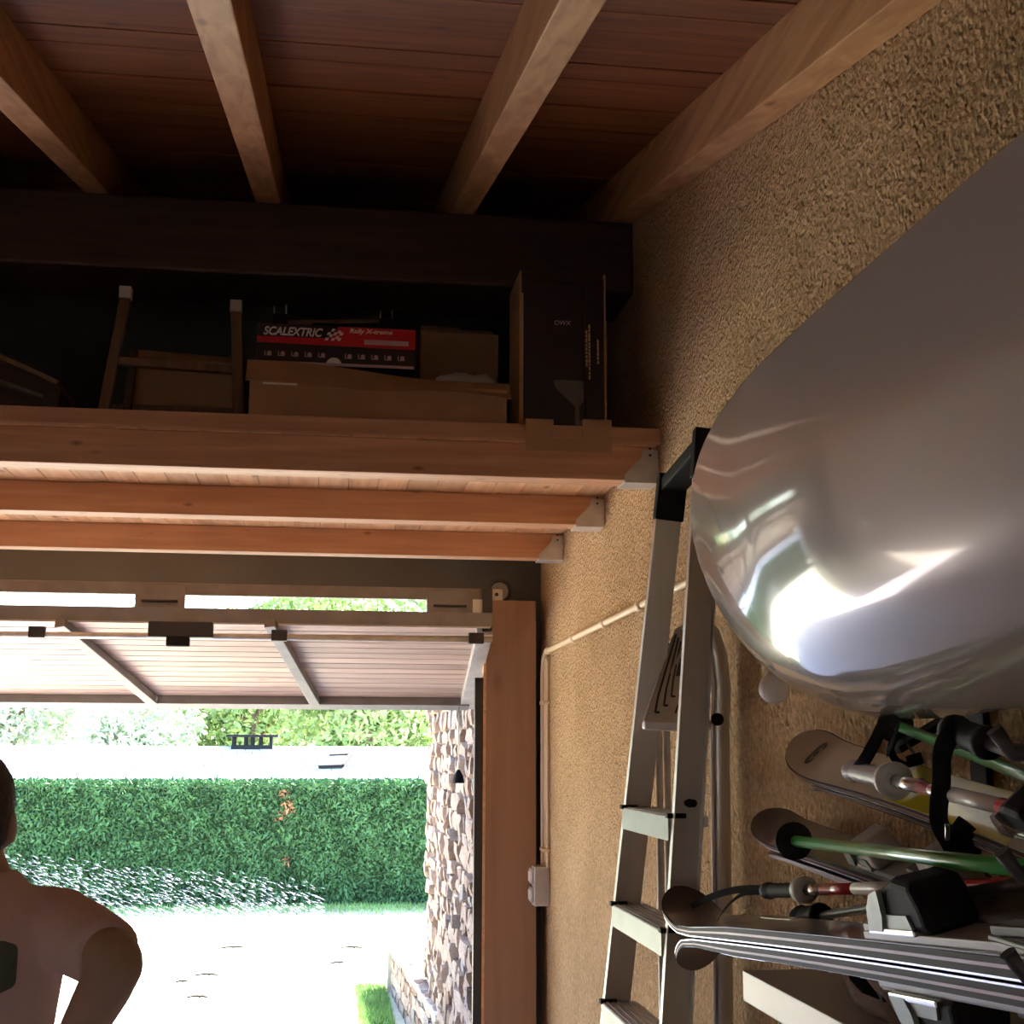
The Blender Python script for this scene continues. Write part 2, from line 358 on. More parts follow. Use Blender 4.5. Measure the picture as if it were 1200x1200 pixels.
sd = V((0, 1, SLOPE)).normalized(); sn = V((0, -SLOPE, 1)).normalized()
yy = 0.6
while yy < 6.5:                                       # planks run across, nailed over the rafters
    c = V(((WX+XL)/2, yy+0.07, roofz(yy+0.07)+0.175))
    c += sn*rnd.uniform(-0.002, 0.002)
    MB().frame_box(c, V((1, 0, 0)), sd, sn, WX-XL, 0.136, 0.022, 0.003).build('plank', M['ceilX'], ceil)
    yy += 0.1365
for x in (-2.05, -1.45, -0.84, -0.26, 0.425, 1.005):
    y0, y1 = -1.0, 6.55
    MB().frame_box(V((x, (y0+y1)/2, (roofz(y0)+roofz(y1))/2)) + sn*0.08, V((1, 0, 0)), sd, sn, 0.085, (y1-y0)/sd.y, 0.16, 0.004).build('rafter', M['rafterY'], ceil)
bmb = MB().box(XL, WX, 4.45, 4.79, 3.325, 3.595, 0.012)
bmb.build('ridge_beam', M['beam'], ceil, 'dark heavy roof beam crossing above the loft')

# ------------------------------------------------------------------ loft platform
loft = thing('loft_platform', 'pine storage loft on three joists with metal hangers above garage door', 'loft', (0, 5.3, 2.56))
DZ = 2.685
for i, y in enumerate((4.19, 5.06, 5.98)):
    j = MB().box(XL, WX-0.004, y-0.05, y+0.05, 2.57, DZ, 0.004).build('joist', M['pineX'], loft)
    h = MB()
    ybk, yf = y+0.054, y-0.054
    for yq in (yf, ybk):                             # shaped side plates, base plate and wall flange
        pts = [(WX-0.002, yq, 2.568), (WX-0.115, yq, 2.568), (WX-0.115, yq, 2.588), (WX-0.060, yq, 2.645), (WX-0.052, yq, DZ-0.012), (WX-0.002, yq, DZ-0.012)]
        h.prism(pts, (0, 0.003 if yq > y else -0.003, 0))
    h.box(WX-0.115, WX-0.002, yf-0.003, ybk+0.003, 2.562, 2.568)
    hg = h.build('joist_hanger', M['steel'], j, 'galvanised metal joist hanger')
    hb = MB()
    for k in range(4): hb.lathe((WX-0.030, yf-0.003, 2.655+k*0.022), (0, -1, 0), [(0, 0.0045), (0.002, 0.0045)], 8)
    hb.build('nail_heads', M['dksteel'], j)
yb0, yb1 = 4.10, 6.59
x = WX-0.115
while x > XL:                                        # deck boards run away from the viewer
    MB().box(x, x+0.109, yb0+0.012, yb1, DZ+0.0005, DZ+0.046, 0.003).build('plank', M['pineY'], loft)
    x -= 0.1105
MB().box(XL, WX-0.003, 4.085, 4.11, DZ-0.002, DZ+0.049, 0.003).build('edge_batten', M['pineX'], loft)

# ------------------------------------------------------------------ garage door
door = MB().box(-2.10, 0.745, 6.185, 6.225, 2.40, 2.455, 0.003).build('door_1', M['rail'])
struct(door, 'up and over garage door swung open with slatted wooden panel', 'garage door')
TOP = V((0, 6.15, 2.262)); BOT = V((0, 6.95, 1.945)); pd = (BOT-TOP).normalized(); pn = V((0, pd.z, -pd.y)); pn = -pn if pn.z > 0 else pn
plen = (BOT-TOP).length
def onpanel(px, py, lift=0.0):
    d = FW + RT*((px-600)/FPX) + UP*((600-py)/FPX); o = V((0, 0, CAMZ)); q = TOP + pn*lift
    return o + d*((q-o).dot(pn)/d.dot(pn))
ns = 14
for i in range(ns):
    a = (i+0.5)/ns*plen*0.93
    MB().frame_box(TOP + pd*a + V((-0.71, 0, 0)) - pn*0.012, V((1, 0, 0)), pd, pn, 2.78, plen*0.93/ns-0.003, 0.018, 0.003).build('slat', M['slat'], door)
MB().box(-2.10, 0.745, 6.125, 6.165, 2.268, 2.335, 0.003).build('top_rail', M['rail'], door)
MB().box(-2.10, 0.735, 6.120, 6.128, 2.262, 2.270).build('rail_lip', M['steel'], door)
MB().frame_box(BOT - pd*0.028 + V((-0.71, 0, 0)) + pn*0.015, V((1, 0, 0)), pd, pn, 2.86, 0.065, 0.05, 0.003).build('bottom_rail', M['rail'], door)
for xx in (0.712, -2.06):
    MB().frame_box(TOP + pd*(plen/2) + V((xx, 0, 0)) + pn*0.012, V((1, 0, 0)), pd, pn, 0.075, plen, 0.045, 0.003).build('side_rail', M['steel'], door)
mb = MB()                                            # open hinge slots between header and door: joined by plates
for x0, x1 in ((-0.885, -0.665), (0.44, 0.655)):
    MB().box(x0, x1, 6.148, 6.186, 2.29, 2.437, 0.002).build('hinge_plate', M['rail'], door)
    MB().lathe((x0+0.03, 6.14, 2.366), (1, 0, 0), [(0, 0.006), (x1-x0-0.06, 0.006)], 8).build('hinge_pin', M['dksteel'], door)
MB().box(0.655, 0.705, 6.150, 6.18, 2.335, 2.40).build('end_plate', M['white'], door)
MB().box(0.70, 0.745, 6.130, 6.175, 2.25, 2.45).build('end_block', M['dksteel'], door)
a1, a2 = onpanel(78, 738, 0.02), onpanel(180, 822, 0.02)
for (qa, qb) in (((70, 730), (180, 822)), ((316, 730), (369, 822))):
    MB().bar(onpanel(*qa, 0.022), onpanel(*qb, 0.022), 0.05, 0.04, pn, 0.003).build('strut', M['rail'], door)
RY, RZ = 6.045, 2.205
MB().tube([(-2.1, RY, RZ-0.012), (0.735, RY, RZ)], 0.014, 10).build('torsion_rod', M['steel'], door)
for xx in (-1.28, -0.23, 0.66):
    MB().box(xx-0.035, xx+0.035, RY-0.018, RY+0.018, RZ-0.022, RZ+0.028, 0.003).build('rod_clamp', M['dksteel'], door)
ob = MB().box(-0.80, -0.52, 5.99, 6.04, RZ-0.015, RZ+0.055, 0.006).build('lock_box', M['dksteel'], door, 'dark lock case on the rod')
MB().box(-0.72, -0.62, 5.985, 6.03, RZ-0.055, RZ-0.012, 0.006).build('latch', M['black'], door)
MB().tube([(0.665, 6.90, 1.96), (0.667, 6.90, 1.78), (0.668, 6.9, 1.60)], 0.003, 6).build('pull_cord', M['steel'], door)
MB().lathe((0.668, 6.90, 1.605), (0, 0, -1), [(0, 0.006), (0.012, 0.014), (0.03, 0.024), (0.055, 0.030), (0.068, 0.031)], 14).build('cord_handle', M['black'], door)
rb = MB()
rp = [V((0.62, 6.62, 2.10)) + V((0.02*cos(a), 0, 0.012*sin(a))) for a in np.linspace(0, 2*pi, 12)]
rb.tube(rp, 0.003, 6).build('pull_ring', M['dksteel'], door)
# casing beside the door (counterweight cover), guide rail, pulley
cas = MB().box(0.752, 0.998, 6.42, 6.44, 0.0, 2.428, 0.003).build('trim_1', M['casing']); struct(cas, 'brown board casing beside the garage door opening', 'casing')
MB().box(0.979, 0.998, 6.44, 6.59, 0.0, 2.428).build('side_board', M['casing'], cas)
MB().box(0.740, 0.752, 6.42, 6.47, 0.0, 2.428).build('edge_strip', M['pineY'], cas)
MB().box(0.700, 0.740, 6.43, 6.47, 0.0, 2.05).build('guide_rail', M['dksteel'], cas)
MB().box(0.752, 0.79, 6.45, 6.585, 0.0, 2.428).build('inner_post', M['casing'], cas)
pul = thing('pulley', 'small steel pulley wheel on bracket above brown casing', 'pulley', (0.80, 6.5, 2.428))
MB().tube([V((0.825, 6.5, 2.482)) + V((0.054*cos(a), 0, 0.054*sin(a))) for a in np.linspace(0, 2*pi, 25)], 0.009, 8, False).build('wheel', M['dksteel'], pul)
MB().lathe((0.825, 6.49, 2.482), (0, 1, 0), [(0, 0.044), (0.008, 0.044), (0.022, 0.044)], 20).build('disc', M['rail'], pul)
MB().box(0.775, 0.835, 6.448, 6.456, 2.428, 2.487, 0.002).build('bracket', M['steel'], pul)
MB().lathe((0.805, 6.448, 2.46), (0, -1, 0), [(0, 0.010), (0.006, 0.009)], 8).build('bolt', M['dksteel'], pul)

# ------------------------------------------------------------------ conduit + switch on the side wall
pipe = thing('conduit', 'cream electrical conduit bent from wall run down to switch box', 'conduit', (WX, 6.4, 1.2))
pts = [(WX-0.019, 2.4, 2.19), (WX-0.019, 3.9, 2.187), (WX-0.019, 6.30, 2.172)] + [(WX-0.019, 6.30+0.12*sin(a), 2.052+0.12*cos(a)) for a in np.linspace(0.2, pi/2, 8)] + [(WX-0.019, 6.42, 1.16)]
MB().tube(pts, 0.0125, 12).build('pipe', M['cream'], pipe)
MB().tube([(WX-0.012, 6.31, 2.14), (WX-0.012, 6.345, 2.13), (WX-0.012, 6.37, 2.10), (WX-0.012, 6.375, 2.05), (WX-0.012, 6.375, 1.16)], 0.010, 10).build('pipe', M['cream'], pipe)
MB().tube([(WX-0.012, 6.30, 2.13), (WX-0.012, 6.325, 2.08), (WX-0.012, 6.33, 1.9), (WX-0.012, 6.33, 1.16)], 0.008, 10).build('pipe', M['cream'], pipe)
for y, z, ax in ((3.0, 2.188, 1), (4.35, 2.183, 1), (4.95, 2.180, 1), (5.6, 2.176, 1), (6.26, 2.172, 1)):
    MB().lathe((WX-0.019, y-0.03, z), (0, 1, 0), [(0, 0.013), (0.004, 0.0175), (0.056, 0.0175), (0.06, 0.013)], 12).build('clip', M['cream'], pipe)
for z in (1.93, 1.24):
    MB().box(WX-0.034, WX-0.001, 6.315, 6.44, z-0.008, z+0.008, 0.003).build('saddle', M['cream'], pipe)
swb = thing('switch_box', 'grey double switch box under cream conduit near door casing', 'switch', (WX, 6.40, 0.99))
MB().box(WX-0.075, WX-0.001, 6.33, 6.46, 0.985, 1.165, 0.006).build('housing', M['ltgrey'], swb)
for z in (1.035, 1.12):
    k = MB().box(WX-0.088, WX-0.074, 6.345, 6.445, z-0.035, z+0.035, 0.006).build('switch_key', M['ltgrey'], swb)
    MB().box(WX-0.092, WX-0.087, 6.36, 6.43, z-0.024, z+0.02, 0.002).build('rocker', M['paper'], k)


# ================================================================== OUTSIDE
GZ = -0.4
nr = np.random.default_rng(11)
lb = MB()                                             # lawn, falling from the threshold
ys = [8.0, 8.6, 9.4, 10.5, 12, 14, 16, 18, 20, 23]
xs = list(np.linspace(-14, 8, 23))
def lawnz(x, y):
    t = min(max((y-8.0)/1.4, 0), 1); t = t*t*(3-2*t)
    return GZ*t - 0.005 + 0.02*noise.noise(V((x*0.8, y*0.8, 0)))*min(1, (y-8.0)/1.0)
lv = [(x, y, lawnz(x, y)) for y in ys for x in xs]
lf = [[j*23+i, j*23+i+1, (j+1)*23+i+1, (j+1)*23+i] for j in range(len(ys)-1) for i in range(22)]
lawn = MB().add(lv, lf, True).build('lawn', M['lawn']); struct(lawn, 'sunlit pale lawn between garage and hedge', 'lawn')
tr = MB().box(-14, XL, 6.8, 8.0, -0.12, -0.01); tr.box(WX, 8, 6.8, 8.0, -0.12, -0.01)
struct(tr.build('ground_side', M['cap']))
g = MB().box(-60, 60, 23, 90, -1.2, -0.6).build('ground_far', M['lawn']); struct(g)
def blades(name, n, fx, parent, h0, h1, m):
    "grass blades as narrow leaning triangles"
    p = np.array([fx() for _ in range(n)]); a = nr.uniform(0, 2*pi, n); h = nr.uniform(h0, h1, n); wd = nr.uniform(0.003, 0.006, n)
    d = np.stack([np.cos(a), np.sin(a), np.zeros(n)], 1); q = np.stack([-np.sin(a), np.cos(a), np.zeros(n)], 1)
    tip = p + d*(h*0.5)[:, None]; tip[:, 2] += h
    v = np.stack([p-q*wd[:, None], p+q*wd[:, None], tip], 1).reshape(-1, 3)
    return raw(name, v, np.arange(3*n).reshape(-1, 3), m, parent, 'stuff')
def fA():
    x = rnd.uniform(0.30, 0.57); y = rnd.uniform(10.2, 12.6); return (x, y, lawnz(x, y))
def fB():
    x = rnd.uniform(-6, 2.0); y = 18.97 - min(2.2, abs(rnd.gauss(0, 0.5))); return (x, y, lawnz(x, y))
def fC():
    x = rnd.uniform(-4.5, 0.25); y = rnd.uniform(9.8, 16.6); return (x, y, lawnz(x, y))
gs = blades('grass', 9000, fA, None, 0.03, 0.07, M['blade']); gs['label'] = 'grass blades greener to paint the shade beside the low stone wall'; gs['category'] = 'grass'
gs = blades('grass', 9000, fB, None, 0.03, 0.08, M['blade']); gs['label'] = 'greener grass strip painting the hedge shadow along its foot'; gs['category'] = 'grass'
gs = blades('grass', 12000, fC, None, 0.015, 0.035, M['lawn']); gs['label'] = 'short pale sunlit grass over the lawn'; gs['category'] = 'grass'
for i, (px, py, ln, lab) in enumerate(((271, 1111, 0.17, 'long dry twig at the middle of the sunlit lawn'), (413, 1111, 0.14, 'dry twig on the lawn nearest the low stone wall, upper one'), (396, 1129, 0.09, 'small dry twig below the upper twig beside the low wall'), (243, 1143, 0.12, 'dry twig on the lawn just right of the raised elbow'), (213, 1151, 0.07, 'short dry twig on the lawn closest to the elbow'), (232, 1169, 0.10, 'lowest dry twig on the lawn below the elbow height'))):
    p = P(px, py, 2, GZ+0.012); a = rnd.uniform(-0.3, 0.3); b = MB()
    d = V((cos(a), sin(a), 0))*ln; b.tube([p-d, p-d*0.3+V((0, 0, 0.012)), p+d*0.4+V((0, 0.02, 0.008)), p+d], [0.006, 0.010, 0.011, 0.004], 6)
    b.tube([p+d*0.1, p+d*0.45+V((0, 0.08, 0.012))], [0.007, 0.003], 5)
    tag(b.build('twig', M['twig']), lab, 'twig', 'twigs on the lawn')

# hedge ---------------------------------------------------------------
HX0, HX1, HY, HT = -9.0, 3.2, 19.05, 1.25
hedge = thing('hedge', 'tall clipped green conifer hedge closing off the lawn', 'hedge', (-2.5, HY+0.5, GZ))
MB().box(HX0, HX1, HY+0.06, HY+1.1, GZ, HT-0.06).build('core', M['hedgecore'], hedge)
def sprays(n, pos, nrm, l0, l1):
    "feathery sprays: a kinked pair of triangles leaning out of the clipped face"
    a = nr.uniform(0, 2*pi, n); d = np.stack([np.cos(a), np.zeros(n), np.sin(a)], 1) + nrm*nr.uniform(0.25, 1.0, (n, 1)); d /= np.linalg.norm(d, axis=1, keepdims=True)
    r = nr.normal(size=(n, 3)); q = np.cross(d, r); q /= np.linalg.norm(q, axis=1, keepdims=True)
    l = nr.uniform(l0, l1, (n, 1)); wd = l*nr.uniform(0.12, 0.22, (n, 1))
    mid = pos + d*l*0.55; tip = pos + d*l + np.array([0, 0, -0.15])*l
    v = np.stack([pos, mid-q*wd, mid+q*wd, tip], 1).reshape(-1, 3)
    k = np.arange(n)[:, None]*4
    return v, np.concatenate([k+[0, 1, 2], k+[1, 3, 2]])
n = 60000
pos = np.stack([nr.uniform(HX0, HX1, n), HY+nr.uniform(0, 0.1, n), nr.uniform(GZ, HT, n)], 1); nrm = np.tile([0, -1.0, 0.15], (n, 1))
dead = np.zeros(n, bool)
for px, py, r in ((337, 946, 0.10), (330, 958, 0.08), (336, 1008, 0.07), (333, 928, 0.07)):
    c = P(px, py, 1, HY); dead |= ((pos[:, 0]-c.x)**2 + (pos[:, 2]-c.z)**2 < (r*nr.uniform(0.5, 1.2, n))**2)
v, fc = sprays(n, pos[~dead], nrm[~dead], 0.07, 0.17) if False else (None, None)
def part_sprays(name, mask, m, l0, l1):
    global n
    p_, n_ = pos[mask], nrm[mask]; v, f = sprays(len(p_), p_, n_, l0, l1); raw(name, v, f, m, hedge, 'stuff')
part_sprays('foliage', ~dead, M['hedge'], 0.05, 0.12); part_sprays('dead_foliage', dead, M['hedgedead'], 0.05, 0.10)
n = 16000
pos = np.stack([nr.uniform(HX0, HX1, n), HY+nr.uniform(0, 1.1, n), HT-nr.uniform(0, 0.05, n)], 1); nrm = np.tile([0, -0.1, 1.0], (n, 1))
part_sprays('top_foliage', np.ones(n, bool), M['hedge'], 0.05, 0.11)

# sprinkler spray in front of the hedge -------------------------------
n = 5200
u = nr.uniform(0, 1, n)**1.9; sx = -5.6 + u*5.6
top = 0.60 - u*0.55; h_ = nr.uniform(0, 1, n)**(1.3+1.6*u)
sz = GZ + 0.06 + h_*np.maximum(0.08, (top-GZ-0.06))
sy = 17.0 + nr.uniform(-0.5, 0.9, n)
p = np.stack([sx, sy, sz], 1); d = np.stack([np.ones(n), nr.normal(0, 0.12, n), -0.42+nr.normal(0, 0.20, n)], 1); d /= np.linalg.norm(d, axis=1, keepdims=True)
l = nr.uniform(0.03, 0.085, (n, 1)); q = np.array([0.35, 0.0, 1.0])*nr.uniform(0.0012, 0.0030, (n, 1)); y_ = np.array([0, 1.0, 0])*0.002
v = np.stack([p-d*l, p+q, p-q+y_, p-q-y_, p+d*l*0.7], 1).reshape(-1, 3); k = np.arange(n)[:, None]*5
fc = np.concatenate([k+[0, 1, 2], k+[0, 2, 3], k+[0, 3, 1], k+[4, 2, 1], k+[4, 3, 2], k+[4, 1, 3]])
sp = raw('water_spray', v, fc, M['water'], None, 'stuff'); sp['label'] = 'white sprinkler water spray drifting before the hedge'; sp['category'] = 'water spray'

# stone walls ----------------------------------------------------------
sx = 0.785
sw = MB().box(sx+0.03, sx+0.5, 6.82, 10.45, -0.45, 3.3).build('wall_outside', M['mortar']); struct(sw, 'rubble stone wall outside running from the garage door towards the garden')
stm = [M['stoneA'], M['stoneB'], M['stoneA'], M['stoneC'], M['stoneB'], M['stoneA'], M['stoneD'], M['stoneB']]
def stone_mesh(i):
    bm = bmesh.new(); bmesh.ops.create_cube(bm, size=1)
    bmesh.ops.subdivide_edges(bm, edges=bm.edges[:], cuts=1, use_grid_fill=True)
    for v in bm.verts:
        r = V((rnd.uniform(-1, 1), rnd.uniform(-1, 1), rnd.uniform(-1, 1)))
        k = sum(abs(c) > 0.4 for c in v.co); v.co *= (1.0, 1.0, 0.93, 0.84)[k]; v.co += r*0.07
    me = bpy.data.meshes.new('stone'); bm.to_mesh(me); bm.free(); me.materials.append(stm[i % 8]); return me
SM = [stone_mesh(i) for i in range(18)]
def lay(parent, x, y0, y1, z0, z1, rows, lens, cap=300):
    "courses of rubble; the stones that show largest are objects, the rest one joined part"
    z = z0; off = wloc(parent); L_ = []
    while z < z1:
        h = rnd.uniform(*rows); y = y0 - rnd.uniform(0, 0.1)
        while y < y1:
            l = rnd.uniform(*lens); hh = h*rnd.uniform(0.85, 1.15); k = 1
            for _ in range(1):
                L_.append((V((x + 0.045 + rnd.uniform(-0.024, 0.024), y+l/2, z+h/2)), (0.13, l*1.06, hh*1.08), (rnd.uniform(-0.22, 0.22), rnd.uniform(-0.1, 0.1), rnd.uniform(-0.08, 0.08)), rnd.randrange(18)))
            y += l
        z += h
    def seen(e):
        c = e[0]; vis = abs((c.z-CAMZ)/c.y + 0.02) < 0.235
        return (0 if vis else 1, c.y)
    L_.sort(key=seen)
    for c, sc, ro, i in L_[:cap]:
        o = bpy.data.objects.new('stone', SM[i]); COL.objects.link(o); o.parent = parent
        o.location = c - off; o.scale = sc; o.rotation_euler = ro
    bm = bmesh.new()
    for c, sc, ro, i in L_[cap:]:
        from mathutils import Euler
        n0 = len(bm.verts); bm.from_mesh(SM[i]); bm.verts.ensure_lookup_table()
        T_ = Matrix.LocRotScale(c-off, Euler(ro), V(sc))
        for v in bm.verts[n0:]: v.co = T_ @ v.co
    me = bpy.data.meshes.new('stone_mass'); bm.to_mesh(me); bm.free(); me.materials.append(M['stoneA'])
    o = bpy.data.objects.new('stone_mass', me); COL.objects.link(o); o.parent = parent; o['kind'] = 'stuff'
lay(sw, sx, 6.85, 10.35, -0.45, 2.3, (0.07, 0.13), (0.09, 0.25))
lw = thing('low_garden_wall', 'low stone garden wall with pale sunlit cap at the end of the rubble wall', 'garden wall', (0.8, 11.2, GZ))
A, B = P(458, 1108, 2, 0.0), P(491, 1160, 2, 0.0)
e = (B-A).normalized(); B2 = A + e*3.2; nrm_ = V((e.y, -e.x, 0)); nrm_ = nrm_ if nrm_.x > 0 else -nrm_
MB().prism([A+nrm_*0.04+V((0, 0, -0.45)), B2+nrm_*0.04+V((0, 0, -0.45)), B2+nrm_*0.62+V((0, 0, -0.45)), A+nrm_*0.62+V((0, 0, -0.45))], (0, 0, 0.41)).build('core', M['mortar'], lw)
for k in range(4):
    a, b = A + e*(0.8*k+0.004), A + e*(0.8*k+0.796)
    MB().prism([a+V((0, 0, -0.04)), b+V((0, 0, -0.04)), b+nrm_*0.62+V((0, 0, -0.04)), a+nrm_*0.62+V((0, 0, -0.04))], (0, 0, 0.04)).build('cap_slab', M['cap'], lw)
ang = atan2(e.y, e.x) + pi/2
z = GZ-0.03
while z < -0.06:
    t = 0.02
    while t < 2.9:
        l = rnd.uniform(0.14, 0.3); c = A + e*(t+l/2) + nrm_*0.06
        o = bpy.data.objects.new('stone', SM[rnd.randrange(18)]); COL.objects.link(o); o.parent = lw
        o.location = V((c.x, c.y, z+0.055)) - lw.location; o.scale = (0.12, l, 0.115); o.rotation_euler = (0, 0, ang); t += l
    z += 0.11
for k, zz in enumerate((0.0, 0.0)):
    a = A - e*(0.045*(k+1)) + nrm_*(-0.02+0.0*k)
    MB().prism([a+V((0, 0, -0.42)), a+nrm_*0.5+V((0, 0, -0.42)), a+nrm_*0.5-e*0.03+V((0, 0, -0.42)), a-e*0.03+V((0, 0, -0.42))], (0, 0, 0.40-0.05*k)).build('end_board', M['steel'], lw)

# neighbour's roof beyond the hedge -------------------------------------
nh = thing('neighbour_house', 'low neighbouring house with pale slate roof just beyond the hedge', 'house', (-3, 27, -0.6))
MB().box(-13, 6, 23.6, 30.6, -0.6, 0.35).build('wall', M['housew'], nh)
e0, e1 = V((0, 23.0, 0.30)), V((0, 27.0, 1.775)); rs = (e1-e0).normalized(); rn = V((0, -rs.z, rs.y))
MB().prism([(-13.5, 23.0, 0.22), (-13.5, 27.0, 1.70), (-13.5, 31.0, 0.22)], (20, 0, 0)).build('roof', M['slate'], nh)
vv, ff = [], []
nrow, k = 16, 0
for r in range(nrow):                                 # overlapping slates, joined: too small to pick apart
    x = -13.5 - (r % 2)*0.14
    while x < 6.5:
        a = e0 + rs*(r*0.262); b = e0 + rs*(r*0.262+0.30); j = rnd.uniform(0, 0.012)
        for (xx, q, hh) in ((x+0.004, a, 0.032+j), (x+0.276, a, 0.032+j), (x+0.276, b, 0.012), (x+0.004, b, 0.012), (x+0.004, a, 0.006), (x+0.276, a, 0.006)):
            vv.append(V((xx, q.y, q.z)) + rn*hh)
        ff += [(k, k+1, k+2, k+3), (k+4, k+5, k+1, k)]; k += 6; x += 0.28
raw('slates', np.array([tuple(v) for v in vv]), np.array(ff), M['slate'], nh, 'stuff')
cb = MB(); cc = P(296, 875, 1, 27.0)
MB().box(cc.x-0.40, cc.x+0.40, 26.75, 27.25, 1.55, 1.80).build('chimney_base', M['near_black'], nh)
cap = MB().box(cc.x-0.50, cc.x+0.50, 26.68, 27.32, 1.955, 2.0).build('chimney_cap', M['near_black'], nh)
for q in (-0.36, -0.13, 0.0, 0.16, 0.36):
    MB().box(cc.x+q-0.03, cc.x+q+0.03, 26.8, 27.2, 1.79, 1.957).build('chimney_post', M['near_black'], cap)
def onroof(px, py):
    d = FW + RT*((px-600)/FPX) + UP*((600-py)/FPX); o = V((0, 0, CAMZ)); q = e0 + rn*0.035
    return o + d*((q-o).dot(rn)/d.dot(rn))
c4 = [onroof(373, 901), onroof(401, 900), onroof(411, 887), onroof(386, 888)]
sky_ = MB().prism([c+rn*0.02 for c in c4], rn*0.03).build('roof_window', M['cap'], nh)
for i, j in ((0, 1), (1, 2), (2, 3)):
    MB().bar(c4[i]+rn*0.05, c4[j]+rn*0.05, 0.07, 0.06, rn).build('window_bar', M['near_black'], sky_)

# far pink house in the trees --------------------------------------------
fh = thing('far_house', 'pale pink house with red roof half hidden by trees far behind', 'house', (-4.6, 52, 0.5))
hx0, hx1, zt = P(165, 850, 1, 52).x, P(300, 850, 1, 52).x, P(200, 838, 1, 52).z
MB().box(hx0, hx1, 52, 57, -0.6, zt+1.6).build('wall', M['housew'], fh)
MB().prism([(hx0-0.4, 51.6, zt+0.0), (hx0-0.4, 52.3, zt+0.35), (hx0-0.4, 52.3, zt+0.25), (hx0-0.4, 51.6, zt-0.12)], (hx1-hx0-1.6, 0, 0)).build('porch_roof', M['roofred'], fh)
MB().prism([(hx0-0.5, 51.3, zt+1.5), (hx0-0.5, 54.5, zt+3.2), (hx0-0.5, 57.7, zt+1.5)], (hx1-hx0+1, 0, 0)).build('roof', M['roofred'], fh)
for k in range(5):
    x = hx0 + 0.6 + k*(hx1-hx0-1.0)/5
    wn = MB().box(x-0.05, x+0.45, 51.95, 52.02, zt+0.55, zt+1.25).build('window', M['paper'], fh)
    MB().box(x, x+0.40, 51.93, 51.95, zt+0.6, zt+1.2).build('pane', M['pane'], wn)

# trees -------------------------------------------------------------------
def tree(x, y, zb, h, r, nl, ml, label):
    t = thing('tree', label, 'tree', (x, y, zb), 'trees beyond the slate roof')
    b = MB(); tops = []
    b.tube([(x, y, zb), (x+0.1, y, zb+h*0.3), (x-0.05, y, zb+h*0.55), (x, y, zb+h*0.85)], [0.20, 0.16, 0.11, 0.03], 8)
    for k in range(9):
        a = k*2.4; z0 = zb+h*(0.22+0.06*k); q = V((x+cos(a)*r*0.7, y+sin(a)*r*0.7, z0+h*0.18))
        b.tube([(x, y, z0), (V((x, y, z0))+q)/2 + V((0, 0, 0.1)), q], [0.07, 0.05, 0.015], 6); tops.append(q)
    b.build('trunk', M['bark'], t)
    cl = [(q, r*0.5) for q in tops] + [(V((x+nr.normal(0, r*0.35), y+nr.normal(0, r*0.35), zb+h*nr.uniform(0.25, 0.95))), r*nr.uniform(0.28, 0.5)) for _ in range(12)]
    ii = nr.integers(0, len(cl), nl); cs = np.array([tuple(cl[i][0]) for i in ii]); rr = np.array([cl[i][1] for i in ii])
    d = nr.normal(size=(nl, 3)); d /= np.linalg.norm(d, axis=1, keepdims=True)
    p = cs + d*(rr*nr.uniform(0.35, 1.0, nl)**0.5)[:, None]
    a = nr.normal(size=(nl, 3)); a /= np.linalg.norm(a, axis=1, keepdims=True); c = np.cross(a, nr.normal(size=(nl, 3))); c /= np.linalg.norm(c, axis=1, keepdims=True)
    l = nr.uniform(0.07, 0.15, (nl, 1))
    v = np.stack([p-a*l, p-c*l*0.42, p+a*l, p+c*l*0.42], 1).reshape(-1, 3)
    raw('foliage', v, np.arange(4*nl).reshape(-1, 4), ml, t, 'stuff')
tree(0.9, 32.0, -0.6, 6.2, 2.1, 15000, M['leaf'], 'bushy green tree right beside the rubble wall edge above the roof window')
tree(-2.0, 37.5, -0.6, 6.2, 2.1, 12000, M['leaf'], 'green tree standing right behind the dark chimney cap')
tree(-4.7, 33.5, -0.6, 3.3, 1.5, 8000, M['leafglare'], 'low glare-pale tree in front of the far pink house')
tree(-8.6, 38.5, -0.6, 6.0, 2.1, 9000, M['leafglare'], 'glare-pale washed-out tree above the man with dark hair')
tree(-6.4, 46.0, -0.6, 7.0, 2.0, 8000, M['leafglare'], 'glare-pale tree left of the far pink house')
tree(4.2, 37.5, -0.6, 7.5, 2.6, 9000, M['leaf'], 'tall green tree mostly hidden by the rubble stone wall')
tree(-13.0, 36.0, -0.6, 7.0, 2.2, 7000, M['leafglare'], 'glare-pale tree farthest along the slate roof beyond the head')
tree(0.4, 44.0, -0.6, 8.0, 2.6, 12000, M['leafglare'], 'tall glare-pale tree farther back between the two green trees')

